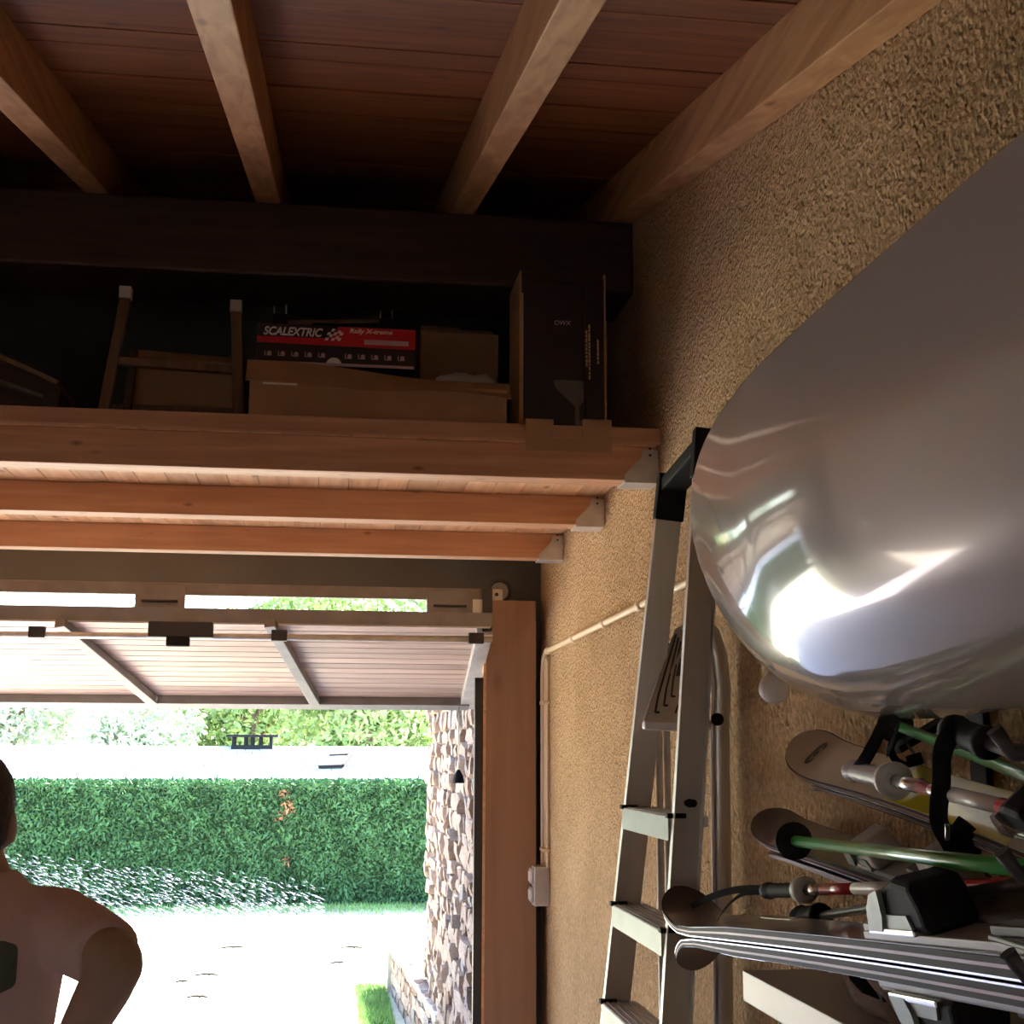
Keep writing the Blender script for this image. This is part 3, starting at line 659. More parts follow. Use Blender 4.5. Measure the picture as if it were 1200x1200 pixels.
# ================================================================== THINGS ON THE LOFT
LZ = DZ + 0.0475
sbx = thing('cardboard_box', 'long flat cardboard box with sagging lid on loft under the race set', 'box', (0.13, 4.36, LZ))
x0, x1, yf, yk, hb_ = -0.29, 0.565, 4.215, 4.62, 0.150
MB().box(x0+0.006, x1-0.006, yf+0.006, yk, LZ, LZ+hb_, 0.004).build('body', M['cardb'], sbx)
vv = []; nseg = 12
for i in range(nseg+1):                              # overhanging lid: top sheet and front flap as one bent sheet
    u = i/nseg; x = x0-0.006+(x1-x0+0.012)*u
    zt_ = LZ+hb_+0.080 - 0.052*u + 0.008*sin(u*7); zl = LZ+hb_-0.008 - 0.022*u + 0.006*sin(u*9+1)
    vv.append([(x, yk, LZ+hb_+0.088-0.04*u), (x, yf+0.05, zt_), (x, yf-0.012, zl), (x, yf-0.008, zl-0.004), (x, yf+0.054, zt_-0.006), (x, yk, LZ+hb_+0.082-0.04*u)])
m_ = MB(); fl = [p for r in vv for p in r]
m_.add(fl, [[i*6+j, i*6+(j+1) % 6, (i+1)*6+(j+1) % 6, (i+1)*6+j] for i in range(nseg) for j in range(6)] + [list(range(6))[::-1], [nseg*6+j for j in range(6)]])
m_.build('lid', M['cardb'], sbx)
MB().box(x0+0.05, x0+0.16, yf-0.014, yf-0.0115, LZ+hb_-0.018, LZ+hb_-0.012).build('tape_strip', M['paper'], sbx)

rz0 = LZ+hb_+0.090
rs_ = thing('race_set_box', 'black and red toy race track box with white lettering on cardboard box', 'game box', (0, 4.42, rz0))
rx0, rx1, ry = -0.272, 0.258, 4.335
rz1 = rz0+0.142
MB().box(rx0, rx1, ry, ry+0.30, rz0, rz1, 0.002).build('carton', M['ink'], rs_)
band = MB().prism([(rx0, ry-0.0008, rz0+0.074), (rx1, ry-0.0008, rz0+0.068), (rx1, ry-0.0008, rz1-0.003), (0.0, ry-0.0008, rz1-0.003), (-0.03, ry-0.0008, rz0+0.097), (rx0, ry-0.0008, rz0+0.095)], (0, 0.0006, 0)).build('red_band', M['red'], rs_)
text('lettering', 'SCALEXTRIC', 0.040, (rx0+0.02, ry-0.0016, rz0+0.101), (1, 0, 0), (0, 0, 1), M['paper'], rs_, shear=0.28, bold=0.0012, width=0.198)
text('lettering', 'Rally X-treme', 0.021, (0.035, ry-0.0016, rz0+0.119), (1, 0, 0), (0, 0, 1), M['paper'], rs_, shear=0.25, bold=0.0004, width=0.145)
fb = MB()
for r in range(4):                                   # chequered flag
    for c in range(5):
        if (r+c) % 2 == 0:
            q = -0.048 + c*0.0105 + r*0.0035; z = rz0+0.088 + r*0.0098 + 0.003*sin(c*1.6); fb.prism([(q, ry-0.0017, z), (q+0.0105, ry-0.0017, z+0.001), (q+0.014, ry-0.0017, z+0.0108), (q+0.0035, ry-0.0017, z+0.0098)], (0, 0.0004, 0))
fb.build('chequered_flag', M['paper'], rs_)
wb = MB().box(0.085, 0.235, ry-0.0016, ry-0.001, rz0+0.080, rz0+0.097).build('white_strip', M['pinkp'], rs_)
text('lettering', 'CIRCUITO', 0.010, (0.09, ry-0.0026, rz0+0.0765), (1, 0, 0), (0, 0, 1), M['red'], rs_, width=0.135) if False else None
for k in range(11):                                  # row of small printed pictures
    q = rx0+0.03 + k*0.0445
    if 0.46 < k/10 < 0.56: continue
    ib = MB(); ib.box(q, q+0.020, ry-0.0014, ry-0.0008, rz0+0.028, rz0+0.031); ib.lathe((q+0.012, ry-0.0008, rz0+0.037), (0, -1, 0), [(0, 0.0075), (0.0006, 0.0075)], 10)
    ib.box(q-0.004, q-0.001, ry-0.0014, ry-0.0008, rz0+0.028, rz0+0.045); ib.build('printed_picture', M['pinkp'], rs_)
hp = [(-0.015+0.026*cos(a), ry-0.0014, rz0+0.004+0.026*sin(a)) for a in np.linspace(0, pi, 12)]
MB().prism(hp, (0, 0.0006, 0)).build('thumb_notch', M['paper'], rs_)
MB().box(rx0+0.02, rx1-0.004, ry-0.0015, ry-0.0007, rz0, rz0+0.010).build('white_base', M['pinkp'], rs_)

hg_ = thing('wooden_clamp', 'thin wooden rod with dark end clips on the race track box', 'clamp', (0, 4.40, rz1))
MB().bar((-0.19, 4.40, rz1+0.022), (0.14, 4.40, rz1+0.042), 0.022, 0.014, bev=0.002).build('rod', M['oldwood'], hg_)
MB().box(-0.09, 0.03, 4.385, 4.415, rz1+0.0005, rz1+0.024, 0.003).build('foot', M['black'], hg_)
for q in (-0.225, 0.135):
    c_ = MB().box(q, q+0.05, 4.375, 4.425, rz1+0.0005 if q < 0 else rz1+0.012, rz1+0.048+(0.02 if q > 0 else 0), 0.003).build('end_clip', M['black'], hg_)
    MB().box(q+0.002, q+0.006, 4.374, 4.378, rz1+0.048, rz1+0.075).build('pin', M['steel'], c_); MB().box(q+0.042, q+0.046, 4.374, 4.378, rz1+0.048, rz1+0.08).build('pin', M['steel'], c_)

b2 = thing('cardboard_box', 'small upright cardboard box behind the long flat box on loft', 'box', (0.44, 4.80, LZ))
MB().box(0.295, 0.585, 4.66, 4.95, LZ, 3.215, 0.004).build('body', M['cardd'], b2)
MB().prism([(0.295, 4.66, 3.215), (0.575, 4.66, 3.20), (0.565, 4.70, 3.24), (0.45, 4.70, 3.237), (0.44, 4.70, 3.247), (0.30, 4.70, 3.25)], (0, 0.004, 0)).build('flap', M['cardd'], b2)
pb = MB().ball((0.455, 4.56, LZ+0.235), 0.110, 0.07, 0.060, 18, 0.5, 3)
tag(pb.build('plastic_bag', M['paper']), 'crumpled pale plastic bag between long flat box and small upright box', 'bag')

tb = thing('display_box', 'tall dark printed box with hanging open bottom flap beside side wall', 'box', (0.75, 4.3, LZ))
tx0, tx1, ty = 0.600, 0.895, 4.215
m_ = MB(); m_.box(tx0, tx0+0.006, ty, ty+0.26, LZ, 3.30); m_.box(tx1-0.006, tx1, ty, ty+0.26, LZ, 3.30); m_.box(tx0, tx1, ty+0.25, ty+0.26, LZ, 3.30); m_.box(tx0, tx1, ty, ty+0.26, LZ, LZ+0.006)
m_.build('carton', M['cardb'], tb)
MB().box(tx0+0.006, tx1-0.075, ty+0.004, ty+0.010, LZ+0.012, 3.26, 0.002).build('front_panel', M['ink'], tb)
sp_ = MB().prism([(tx1-0.073, ty+0.004, LZ+0.012), (tx1-0.002, ty+0.012, LZ+0.012), (tx1-0.002, ty+0.012, 3.29), (tx1-0.073, ty+0.004, 3.27)], (0, 0.006, 0)).build('corner_panel', M['ink'], tb)
MB().box(tx0-0.002, tx0+0.012, ty-0.003, ty+0.004, LZ+0.01, 3.22).build('torn_edge', M['cardb'], tb)
text('lettering', 'OWX', 0.022, (tx0+0.118, ty+0.0025, 3.115), (1, 0, 0), (0, 0, 1), M['pinkp'], tb, bold=0.0004, width=0.058, shear=0.15)
gp = MB()
prof = [(0.0, 0.006), (0.005, 0.05), (0.008, 0.05), (0.012, 0.008), (0.08, 0.007), (0.10, 0.03), (0.14, 0.075), (0.165, 0.085), (0.17, 0.075)]
pts = [(tx0+0.195+r, ty+0.003, LZ+0.02+h) for h, r in prof] + [(tx0+0.195-r*0.95, ty+0.003, LZ+0.02+h) for h, r in prof[::-1]]
pts = [(min(p[0], tx1-0.078), p[1], p[2]) for p in pts]
gp.prism(pts, (0, 0.0012, 0)); gp.build('printed_picture', M['greyp'], tb)
for j, (q, za, zb) in enumerate(((tx1-0.070, 2.97, 3.10), (tx1-0.060, 2.93, 3.12), (tx1-0.030, 2.99, 3.07))):
    lp = MB(); z = zb
    while z > za:
        hh = rnd.uniform(0.006, 0.016); lp.box(q, q+0.006, ty+0.001+0.0001*j+(0.0015 if j < 2 else 0.004), ty+0.0035+(0.001 if j < 2 else 0.006), z-hh, z); z -= hh+rnd.uniform(0.002, 0.005)
    lp.build('gold_lines', M['gold'], tb)
fy = 4.078                                            # flap hanging over the deck edge, with a slot
m_ = MB(); z0_, z1_ = LZ-0.088, LZ+0.012
for (a, b, c, d) in ((0.600, 0.690, z0_, z1_), (0.785, 0.880, z0_, z1_+0.01), (0.690, 0.785, z0_, z0_+0.042)):
    m_.box(a, b, fy-0.004, fy, c, d)
m_.box(0.600, 0.69, fy-0.004, ty, z1_, z1_+0.004); m_.box(0.785, 0.88, fy-0.004, ty, z1_+0.006, z1_+0.010)
m_.build('open_flap', M['cardb'], tb)

fr = thing('wooden_trestle', 'wooden frame of two posts with pale tips and a crossbar on loft', 'frame', (-0.54, 4.4, LZ))
for (xa, xb, zt_) in ((-0.775, -0.722, 3.235), (-0.322, -0.352, 3.205)):
    MB().bar((xa, 4.40, LZ), (xb, 4.43, zt_-0.03), 0.036, 0.03, (0, 1, 0), 0.003).build('post', M['oldwood'], fr)
    MB().box(xb-0.02, xb+0.02, 4.41, 4.45, zt_-0.03, zt_+0.012, 0.003).build('post_tip', M['ltgrey'], fr)
MB().bar((-0.75, 4.42, 2.985), (-0.335, 4.42, 2.968), 0.03, 0.028, (0, 0, 1), 0.003).build('crossbar', M['oldwood'], fr)
MB().bar((-0.75, 4.46, 2.83), (-0.335, 4.46, 2.83), 0.03, 0.028, (0, 0, 1), 0.003).build('crossbar', M['oldwood'], fr)
MB().bar((-0.705, 4.44, LZ), (-0.685, 4.44, 3.03), 0.028, 0.02, (0, 1, 0), 0.003).build('inner_post', M['beam'], fr)
b3 = thing('cardboard_box', 'brown cardboard box behind the wooden frame with two posts', 'box', (-0.5, 4.7, LZ))
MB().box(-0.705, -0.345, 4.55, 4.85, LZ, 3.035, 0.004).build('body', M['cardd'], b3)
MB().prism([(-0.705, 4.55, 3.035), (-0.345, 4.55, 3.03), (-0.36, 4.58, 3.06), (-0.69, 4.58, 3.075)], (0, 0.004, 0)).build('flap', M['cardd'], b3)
pnl = thing('folded_panel', 'dark panel with pale edge leaning low at loft end', 'panel', (-1.2, 4.6, LZ))
pa, pb_ = P(-60, 400, 1, 4.6), P(78, 462, 1, 4.6)
MB().bar(pa, pb_, 0.30, 0.016, (0, 0, 1), 0.003).build('edge_board', M['oldwood'], pnl)
qa, qb = pa - V((0.0, 0.02, 0.10)), P(60, 476, 1, 4.58)
MB().bar(qa, qb, 0.26, 0.012, (0, 0, 1), 0.003).build('lower_board', M['greyp'], pnl)
MB().prism([pa-V((0, 0.1, 0.008)), pb_-V((0, 0.1, 0.008)), V((pb_.x-0.02, pb_.y-0.1, LZ)), V((pa.x, pa.y-0.1, LZ))], (0, 0.2, 0)).build('core', M['beam'], pnl)

# ================================================================== LADDERS
lad = thing('step_ladder', 'tall aluminium step ladder with black top cap leaning at ochre wall', 'ladder', (0.70, 3.3, 0))
def lx(z): return 0.86 - (2.40-z)*0.098               # front face of the stiles leans towards the wall
def stile_pts(far):
    z1, z0 = (2.40 if far else 2.44), 0.0
    y1, y0 = (3.375, 3.66) if far else (3.045, 2.90)
    return V((lx(z0), y0, z0)), V((lx(z1), y1, z1))
for far in (True, False):
    a, b = stile_pts(far); d = (b-a).normalized()
    ax = V((1, 0, 0)); ax = (ax - d*ax.dot(d)).normalized(); ay = d.cross(ax).normalized()
    st = MB(); w_ = 0.066; sg = 1 if ay.y > 0 else -1
    out = ay*sg*(1 if far else -1)
    L_ = (b-a).length; c = (a+b)/2 + ax*(w_/2)
    st.frame_box(c, d, ax, ay, L_, w_, 0.003); st.frame_box(c - ax*(w_/2) + out*0.010, d, ax, ay, L_, 0.003, 0.022, 0.001); st.frame_box(c + ax*(w_/2) + out*0.010, d, ax, ay, L_, 0.003, 0.022, 0.001)
    st.build('stile', M['alu'], lad)
    MB().frame_box(b + ax*(w_/2) + out*0.008 - d*0.055 + d*0.025, d, ax, ay, 0.125, w_+0.012, 0.034, 0.004).build('stile_cap', M['black'], lad)
    MB().frame_box(a + ax*(w_/2) + out*0.008 + d*0.03, d, ax, ay, 0.06, w_+0.012, 0.034, 0.004).build('foot', M['black'], lad)
a, b = stile_pts(True)[1], stile_pts(False)[1]
MB().bar(a + V((0.035, 0, 0.0)), b + V((0.035, 0, -0.005)), 0.07, 0.034, (0, 0, 1), 0.005).build('top_bar', M['black'], lad, 'black plastic top bar')
def at_z(far, z):
    a, b = stile_pts(far); return a + (b-a)*((z-a.z)/(b.z-a.z))
for k in range(7):
    z = 1.555 - k*0.247
    if z < 0.1: break
    p, q = at_z(True, z), at_z(False, z)
    q = V((q.x, q.y+0.002, z)); p = V((p.x, p.y-0.002, z))
    stp = MB().bar(p + V((0.038, 0, -0.012)), q + V((0.038, 0, -0.012)), 0.092, 0.024, (0, 0, 1), 0.002).build('step', M['tread'], lad)
    MB().bar(p + V((-0.008, 0, -0.028)), q + V((-0.008, 0, -0.028)), 0.004, 0.052, (0, 0, 1)).build('front_lip', M['bindgreen'], stp)
    gr = MB()
    for j in range(5):
        xx = 0.004 + j*0.017; gr.bar(p + V((xx, 0, 0.001)), q + V((xx, 0, 0.001)), 0.004, 0.003, (0, 0, 1))
    gr.build('grip_ribs', M['grey'], stp)
    for e_, s_ in ((p, 1), (q, -1)):
        MB().box(e_.x-0.014, e_.x+0.03, e_.y-0.012, e_.y+0.012, z-0.004, z+0.007, 0.002).build('end_plug', M['black'], stp)
qz = at_z(False, 1.585)
MB().lathe(qz + V((0.03, -0.002, 0)), (0.25, -1, 0), [(0, 0.007), (0.012, 0.007), (0.013, 0.010), (0.017, 0.010), (0.018, 0.007), (0.026, 0.007), (0.027, 0.009), (0.034, 0.009)], 10).build('hinge_bolt', M['black'], lad)

stl = thing('folding_step_stool', 'small folded aluminium step stool with tread platform tucked behind tall ladder', 'step stool', (0.98, 3.45, 0.3))
SY = 3.37
hp_ = [P(x, y, 1, SY) for x, y in ((845, 1200), (845, 850), (847, 805), (843, 768), (834, 742), (820, 727), (803, 722), (786, 730))]
hp_[0] = V((hp_[0].x, SY, 0.25))
MB().tube(hp_[:7], 0.0225, 12, flat=0.42, up=(0, 1, 0)).build('hoop_frame', M['alu'], stl)
MB().tube([p + V((-0.026 - (0.0 if i < 4 else -0.012), -0.006, -0.004 if i < 4 else -0.03)) for i, p in enumerate(hp_[:7])], 0.0055, 10).build('highlight_edge', M['steel'], stl)  # bright tube stands in for the highlight along the hoop rail
MB().lathe(P(840, 843, 1, SY-0.010), (0, -1, 0), [(0, 0.0165), (0.008, 0.0165), (0.011, 0.014)], 18).build('tube_plug', M['black'], stl)
for x, y_ in ((0.876, 3.50), (0.905, 3.53)):
    MB().tube([(x, y_, 1.80), (x-0.004, y_, 0.25)], 0.010, 10).build('rear_leg', M['steel'], stl)
MB().tube([(0.87, 3.51, 0.26), (0.99, SY, 0.26)], 0.012, 10).build('foot_tube', M['steel'], stl)
pc = [P(754, 846, 1, 3.365), P(822, 850, 1, 3.365), P(820, 724, 1, 3.46), P(791, 737, 1, 3.46)]
pn_ = (pc[1]-pc[0]).cross(pc[3]-pc[0]).normalized(); pn_ = pn_ if pn_.y < 0 else -pn_
pl = MB().prism([p - pn_*0.022 for p in pc], pn_*0.022).build('platform', M['alu'], stl, 'ribbed aluminium platform folded upright')
MB().bar(pc[0]+V((-0.002, -0.004, -0.008)), pc[1]+V((0, -0.004, -0.008)), 0.030, 0.022, (0, 0, 1), 0.006).build('platform_lip', M['tread'], pl)
def onp(u, v): return (pc[0]*(1-u)+pc[1]*u)*(1-v) + (pc[3]*(1-u)+pc[2]*u)*v + pn_*0.001
rbm = MB()
for k, (m0, m1) in enumerate(((0.12, 0.10), (0.25, 0.17), (0.36, 0.26))):      # nested chevrons
    for pth in ([onp(m0, 0.92-0.05*k), onp(m0, m1+0.16), onp(m0+0.03, m1), onp(m0+0.11, m1)], [onp(1-m0, 0.92-0.05*k), onp(1-m0, m1+0.16), onp(0.97-m0, m1), onp(0.89-m0, m1)]):
        for a, b in zip(pth[:-1], pth[1:]): rbm.bar(a, b, 0.005, 0.006, pn_)
rbm.bar(onp(0.44, 0.72), onp(0.62, 0.72), 0.010, 0.008, pn_)
for k in range(3): rbm.bar(onp(0.52+0.05*k, 0.10+0.07*k), onp(0.66+0.04*k, 0.36+0.05*k), 0.005, 0.006, pn_)
rbm.build('tread_ribs', M['dksteel'], pl)
MB().prism([onp(0.40, 0.46)+pn_*0.002, onp(0.60, 0.46)+pn_*0.002, onp(0.60, 0.64)+pn_*0.002, onp(0.43, 0.64)+pn_*0.002], pn_*0.002).build('sticker', M['ladlabel'], pl)
MB().tube([pc[0]*0.4+pc[1]*0.6+V((0, 0.004, -0.022)), P(838, 847, 1, SY)], 0.011, 10).build('cross_tube', M['steel'], stl)
MB().bar(P(768, 738, 1, 3.47), P(782, 760, 1, 3.47), 0.022, 0.010, (0, 1, 0), 0.003).build('folding_arm', M['dksteel'], stl)

# ================================================================== BOARD ON THE WALL
kb = 0.865
BC = V((0.8781*kb, 3.0645*kb, CAMZ+(2.0274-CAMZ)*kb)); tilt, yawb, pitb = 0.4859, 0.0357, 0.0485
HW, LN, E1, E2, BOW = 0.3601*kb, 1.0973*kb, 2.7188, 1.9943, 0.0422*kb
BL = V((sin(yawb)*cos(pitb), -cos(yawb)*cos(pitb), sin(pitb))); BT = V((-sin(tilt), 0, cos(tilt))); BT = (BT - BL*BT.dot(BL)).normalized()
BN = BT.cross(BL).normalized(); BN = BN if BN.x < 0 else -BN
brd = thing('paddle_board', 'big grey glossy paddle board with round tail hung on its side', 'board', BC + V((0, -0.9, -0.3)))
LB = 1.9
ss = [LN*(i/26)**2 for i in range(27)] + [LN + (LB-LN)*i/24 for i in range(1, 25)]
def half(s):
    h = HW*max(0.0, 1-(1-min(s/LN, 1))**E1)**(1/E2)
    if s > LB-0.4: h *= max(0.0, 1-((s-(LB-0.4))/0.4)**2.4)**0.6
    return max(h, 0.002)
nf_, nb_ = 30, 12; nu = nf_+nb_; bv = []
for s_ in ss:                                         # hull: front skin faces the room upright, then rolls under to the lower rail
    h = half(s_); th = 0.06*min(1, (h/HW))**0.6; bow = BOW*max(0, 1-s_/LN)**2 + 0.04*kb*max(0, s_/kb-0.3)**2
    B_ = min(1.0, s_/0.55)**0.5 * 0.40
    row = []
    for j in range(nf_):
        w_ = 0.5-0.5*cos(pi*(j+0.5)/nf_)
        row.append(BC + BL*s_ + BT*(h*(1-2*w_)) - BN*bow + BN*(2*h*B_*w_*(1-w_**3)))
    for j in range(nb_):
        w_ = 0.5+0.5*cos(pi*(j+0.5)/nb_)
        row.append(BC + BL*s_ + BT*(h*(1-2*w_)) - BN*bow - BN*(th*(4*w_*(1-w_))**0.5))
    bv += row
bf = [[i*nu+j, i*nu+(j+1) % nu, (i+1)*nu+(j+1) % nu, (i+1)*nu+j] for i in range(len(ss)-1) for j in range(nu)] + [list(range(nu))[::-1], [(len(ss)-1)*nu+j for j in range(nu)]]
bo = MB().add(bv, bf, True).build('hull', M['board'], brd)
sub = bo.modifiers.new('smooth', 'SUBSURF'); sub.levels = 1; sub.render_levels = 2
for k in range(2):                                    # brackets carrying the board
    sB = (0.60, 1.42)[k]; c = BC + BL*sB - BT*(HW+0.012) - BN*0.02
    br = thing('wall_bracket', ('black steel bracket under the grey board nearest its round tail', 'black steel bracket under the grey board farther from its tail')[k], 'bracket', (WX, c.y, c.z))
    MB().frame_box(c + V((-0.0, 0, -0.004)), BL, BN, BT, 0.05, 0.13, 0.012, 0.003).build('arm', M['black'], br)
    MB().box(WX-0.014, WX-0.002, c.y-0.028, c.y+0.028, c.z-0.10, c.z+0.05, 0.003).build('plate', M['black'], br)
lp = thing('wall_lamp', 'milky white drop-shaped lamp bulb on wall below the board tail', 'lamp', (1.0, 2.9, 1.85))
lc = P(907, 806, 0, 0.985); ld = (P(901, 770, 0, 1.01)-lc).normalized()
MB().lathe(lc - ld*0.036, ld, [(0, 0.004), (0.004, 0.016), (0.012, 0.027), (0.024, 0.034), (0.036, 0.035), (0.050, 0.030), (0.064, 0.022), (0.078, 0.017), (0.098, 0.0155)], 20).build('bulb', M['milk'], lp)
MB().lathe(lc + ld*0.060, ld, [(0, 0.018), (0.03, 0.020), (0.05, 0.020)], 14).build('socket', M['cream'], lp)
q_ = lc + ld*0.105
MB().tube([q_, q_ + V((0.02, 0, 0.02)), (WX+0.001, q_.y, q_.z+0.03)], 0.014, 10).build('stem', M['cream'], lp)


# ================================================================== SKIS AND POLES
def ski(name, label, tip, tail, nrm, wd, th, top, curl=0.05, bands=(), group=None, tipw=1.0, side='skiside', dirn=1):
    """tip -> tail along the running line; nrm = top-sheet normal; parts: core, base, edge (two), top_sheet, printed bands"""
    tip, tail = V(tip), V(tail); d = (tail-tip); L = d.length; d.normalize(); n_ = V(nrm); n_ = (n_ - d*n_.dot(d)).normalized(); q = d.cross(n_).normalized()
    t = thing(name, label, 'ski', (tip+tail)/2, group)
    N = 34; us = [0.16*(i/12)**1.5*1.0 for i in range(13)] + [0.16+(L-0.16)*i/(N-12) for i in range(1, N-11)]
    def wid(u):
        w_ = wd*(1-0.30*sin(pi*min(1, max(0, (u-0.12)/(L-0.12))))) if u > 0.12 else wd*tipw
        if u < 0.09: w_ *= max(0.0, 1-(1-u/0.09)**2.2)**0.5
        if u > L-0.03: w_ *= 0.9
        return max(w_, 0.003)
    def lift(u): return curl*max(0, 1-u/0.21)**2
    def thick(u): return th*(0.45+0.55*min(1, u/0.5))
    def strip(lo, hi, k0, k1, u0=0.0, u1=9.0):
        m_ = MB(); c = 0; vv = []
        for u in us:
            if u < u0 or u > u1: continue
            o = tip + d*u + n_*lift(u); w_ = wid(u)/2; T = thick(u)
            vv += [o + q*(w_*k0) + n_*(lo[0]*T+lo[1]), o + q*(w_*k1) + n_*(lo[0]*T+lo[1]), o + q*(w_*k1) + n_*(hi[0]*T+hi[1]), o + q*(w_*k0) + n_*(hi[0]*T+hi[1])]; c += 1
        ff = [[i*4+j, i*4+(j+1) % 4, (i+1)*4+(j+1) % 4, (i+1)*4+j] for i in range(c-1) for j in range(4)] + [[3, 2, 1, 0], [c*4-4, c*4-3, c*4-2, c*4-1]]
        return m_.add(vv, ff)
    strip((0, 0.0022), (1, 0), -0.98, 0.98).build('core', M[side], t)
    strip((0, 0), (0, 0.0022), -0.97, 0.97).build('base', M['skibase'], t)
    for k in (-1, 1): strip((0, -0.0002), (0, 0.0024), 0.955*k, 1.0*k).build('steel_edge', M['edge'], t)
    strip((1, 0), (1, 0.0014), -0.93, 0.93).build('top_sheet', M[top], t)
    if side == 'skiside':
        for k in (-1, 1): strip((0.50, 0), (0.68, 0), 0.975*k, 0.992*k).build('sidewall_stripe', M['copper'], t)
    for (ma, u0, u1, k0, k1) in bands: strip((1, 0.0014), (1, 0.0022), k0, k1, u0, u1).build('printed_band', M[ma], t)
    def at(u, v=0.0, hgt=0.0): return tip + d*u + q*(v*wid(u)/2) + n_*(lift(u)+thick(u)+hgt)
    return t, at, d, q, n_
def binding(t, at, d, q, n_, u, metal='bindgreen', body='black', sc=1.0):
    "toe piece and heel piece on their plates"
    W_ = 0.078*sc
    pl = MB().frame_box(at(u+0.20*sc, 0, 0.006), d, q, n_, 0.52*sc, W_*0.78, 0.012, 0.003).build('binding_plate', M['grey'], t, 'grey binding plate')
    MB().frame_box(at(u-0.055*sc, 0, 0.010), d, q, n_, 0.05*sc, W_*0.55, 0.018, 0.004).build('plate_nose', M['ltgrey'], pl)
    MB().frame_box(at(u+0.30*sc, 0, 0.018), d, q, n_, 0.10*sc, W_*0.4, 0.012, 0.003).build('brake_pad', M['dksteel'], pl)
    for k in (-1, 1): MB().tube([at(u+0.30*sc, 0, 0.02)+q*(k*W_*0.5), at(u+0.42*sc, 0, 0.012)+q*(k*W_*0.62), at(u+0.47*sc, 0, -0.02)+q*(k*W_*0.64)], 0.0035, 6).build('brake_arm', M['dksteel'], pl)
    b = MB(); H = 0.062*sc
    p0 = at(u, 0, 0.012); poly = [(0, 0), (0.010, 0.026), (0.03, 0.05), (0.075, 0.062), (0.12, 0.056), (0.135, 0.03), (0.14, 0)]
    b.prism([p0 + d*(x*sc) + n_*(z*sc) - q*(W_*0.42) for x, z in poly], q*(W_*0.84))
    toe = b.build('toe_piece', M[body], t, 'black toe binding'); bvm = toe.modifiers.new('round', 'BEVEL'); bvm.width = 0.010*sc; bvm.segments = 3
    for k in (-1, 1):
        MB().prism([p0 + d*(x*sc) + n_*(z*sc) + q*(k*W_*0.43) for x, z in ((-0.012, 0.004), (0.0, 0.030), (0.02, 0.046), (0.045, 0.05), (0.04, 0.02), (0.03, 0.004))], q*(k*0.007)).build('toe_wing', M[metal], toe)
    MB().prism([p0 + d*(x*sc) + n_*(z*sc) - q*(W_*0.46) for x, z in ((-0.014, 0.0), (-0.012, 0.022), (0.10, 0.022), (0.11, 0.0))], q*(W_*0.92)).build('toe_base', M[metal], toe)
    MB().frame_box(p0 + d*(0.05*sc) + n_*0.004, d, q, n_, 0.13*sc, W_*1.0, 0.008, 0.002).build('bright_bar', M['edge'], toe)
    p1 = at(u+0.40*sc, 0, 0.012); poly = [(0, 0), (-0.02, 0.035), (-0.005, 0.065), (0.03, 0.075), (0.09, 0.045), (0.11, 0.0)]
    heel = MB().prism([p1 + d*(x*sc) + n_*(z*sc) - q*(W_*0.40) for x, z in poly], q*(W_*0.80)).build('heel_piece', M[body], t, 'black heel binding'); bvm = heel.modifiers.new('round', 'BEVEL'); bvm.width = 0.012*sc; bvm.segments = 3
    MB().frame_box(p1 + d*(0.06*sc) + n_*(0.062*sc), d, q, n_, 0.08*sc, W_*0.5, 0.014, 0.004).build('heel_lever', M[metal], heel)
# rack holding everything, screwed to the wall beyond the frame edge
rack = thing('ski_rack', 'dark steel wall rack arms under the stored skis', 'ski rack', (WX, 1.15, 1.4))
MB().box(WX-0.03, WX-0.002, 1.08, 1.16, 1.30, 1.78, 0.004).build('back_plate', M['dksteel'], rack)
for z in (1.385, 1.50, 1.585, 1.69): MB().tube([(WX-0.02, 1.12, z), (0.60, 1.12, z+0.01), (0.585, 1.12, z+0.03)], 0.008, 8).build('arm', M['dksteel'], rack)

GA = 'stored skis on the wall rack'
# pair with pale tips, running down to the right
A0, A1 = P(950, 888, 0, 0.985), P(1200, 972, 0, 0.85); A1 = A0 + (A1-A0)*1.55
nA = V((-0.68, -0.30, 0.66))
tA, atA, dA, qA, nA_ = ski('ski', 'beige ski with round tip, horseshoe mark and yellow middle, uppermost ski', A0, A1, nA, 0.112, 0.016, 'skibeige', 0.045, (('yellow', 0.62, 1.20, -0.93, 0.93), ('skibeige', 0.66, 0.78, -0.35, 0.45)), GA)
def flat_on(at, d, q, n_, u, v, pts, sc, name, m, t, hh=0.0024):
    o = at(u, 0, 0) + q*v
    MB().prism([o + d*(x*sc) + q*(y*sc) + n_*hh for x, y in pts], n_*0.0006).build(name, m, t)
arc = [(1.0*cos(a), 1.0*sin(a)) for a in np.linspace(0.75, 2*pi-0.75, 18)]; arc_i = [(0.62*cos(a)+0.10, 0.70*sin(a)) for a in np.linspace(0.6, 2*pi-0.6, 18)][::-1]
flat_on(atA, dA, qA, nA_, 0.115, 0.0, arc+arc_i, 0.030, 'horseshoe_mark', M['ink'], tA, 0.006)
flat_on(atA, dA, qA, nA_, 0.117, 0.0, [(0.28*cos(a), 0.28*sin(a)) for a in np.linspace(0, 2*pi, 10)[:-1]], 0.030, 'horseshoe_dot', M['ink'], tA, 0.006)
for k in range(2): flat_on(atA, dA, qA, nA_, 0.37+0.09*k, 0.0, [(-0.04, -0.012), (0.0, -0.018), (0.045, -0.006), (0.04, 0.016), (-0.01, 0.006)], 1.0, 'dark_graphic', M['ink'], tA)
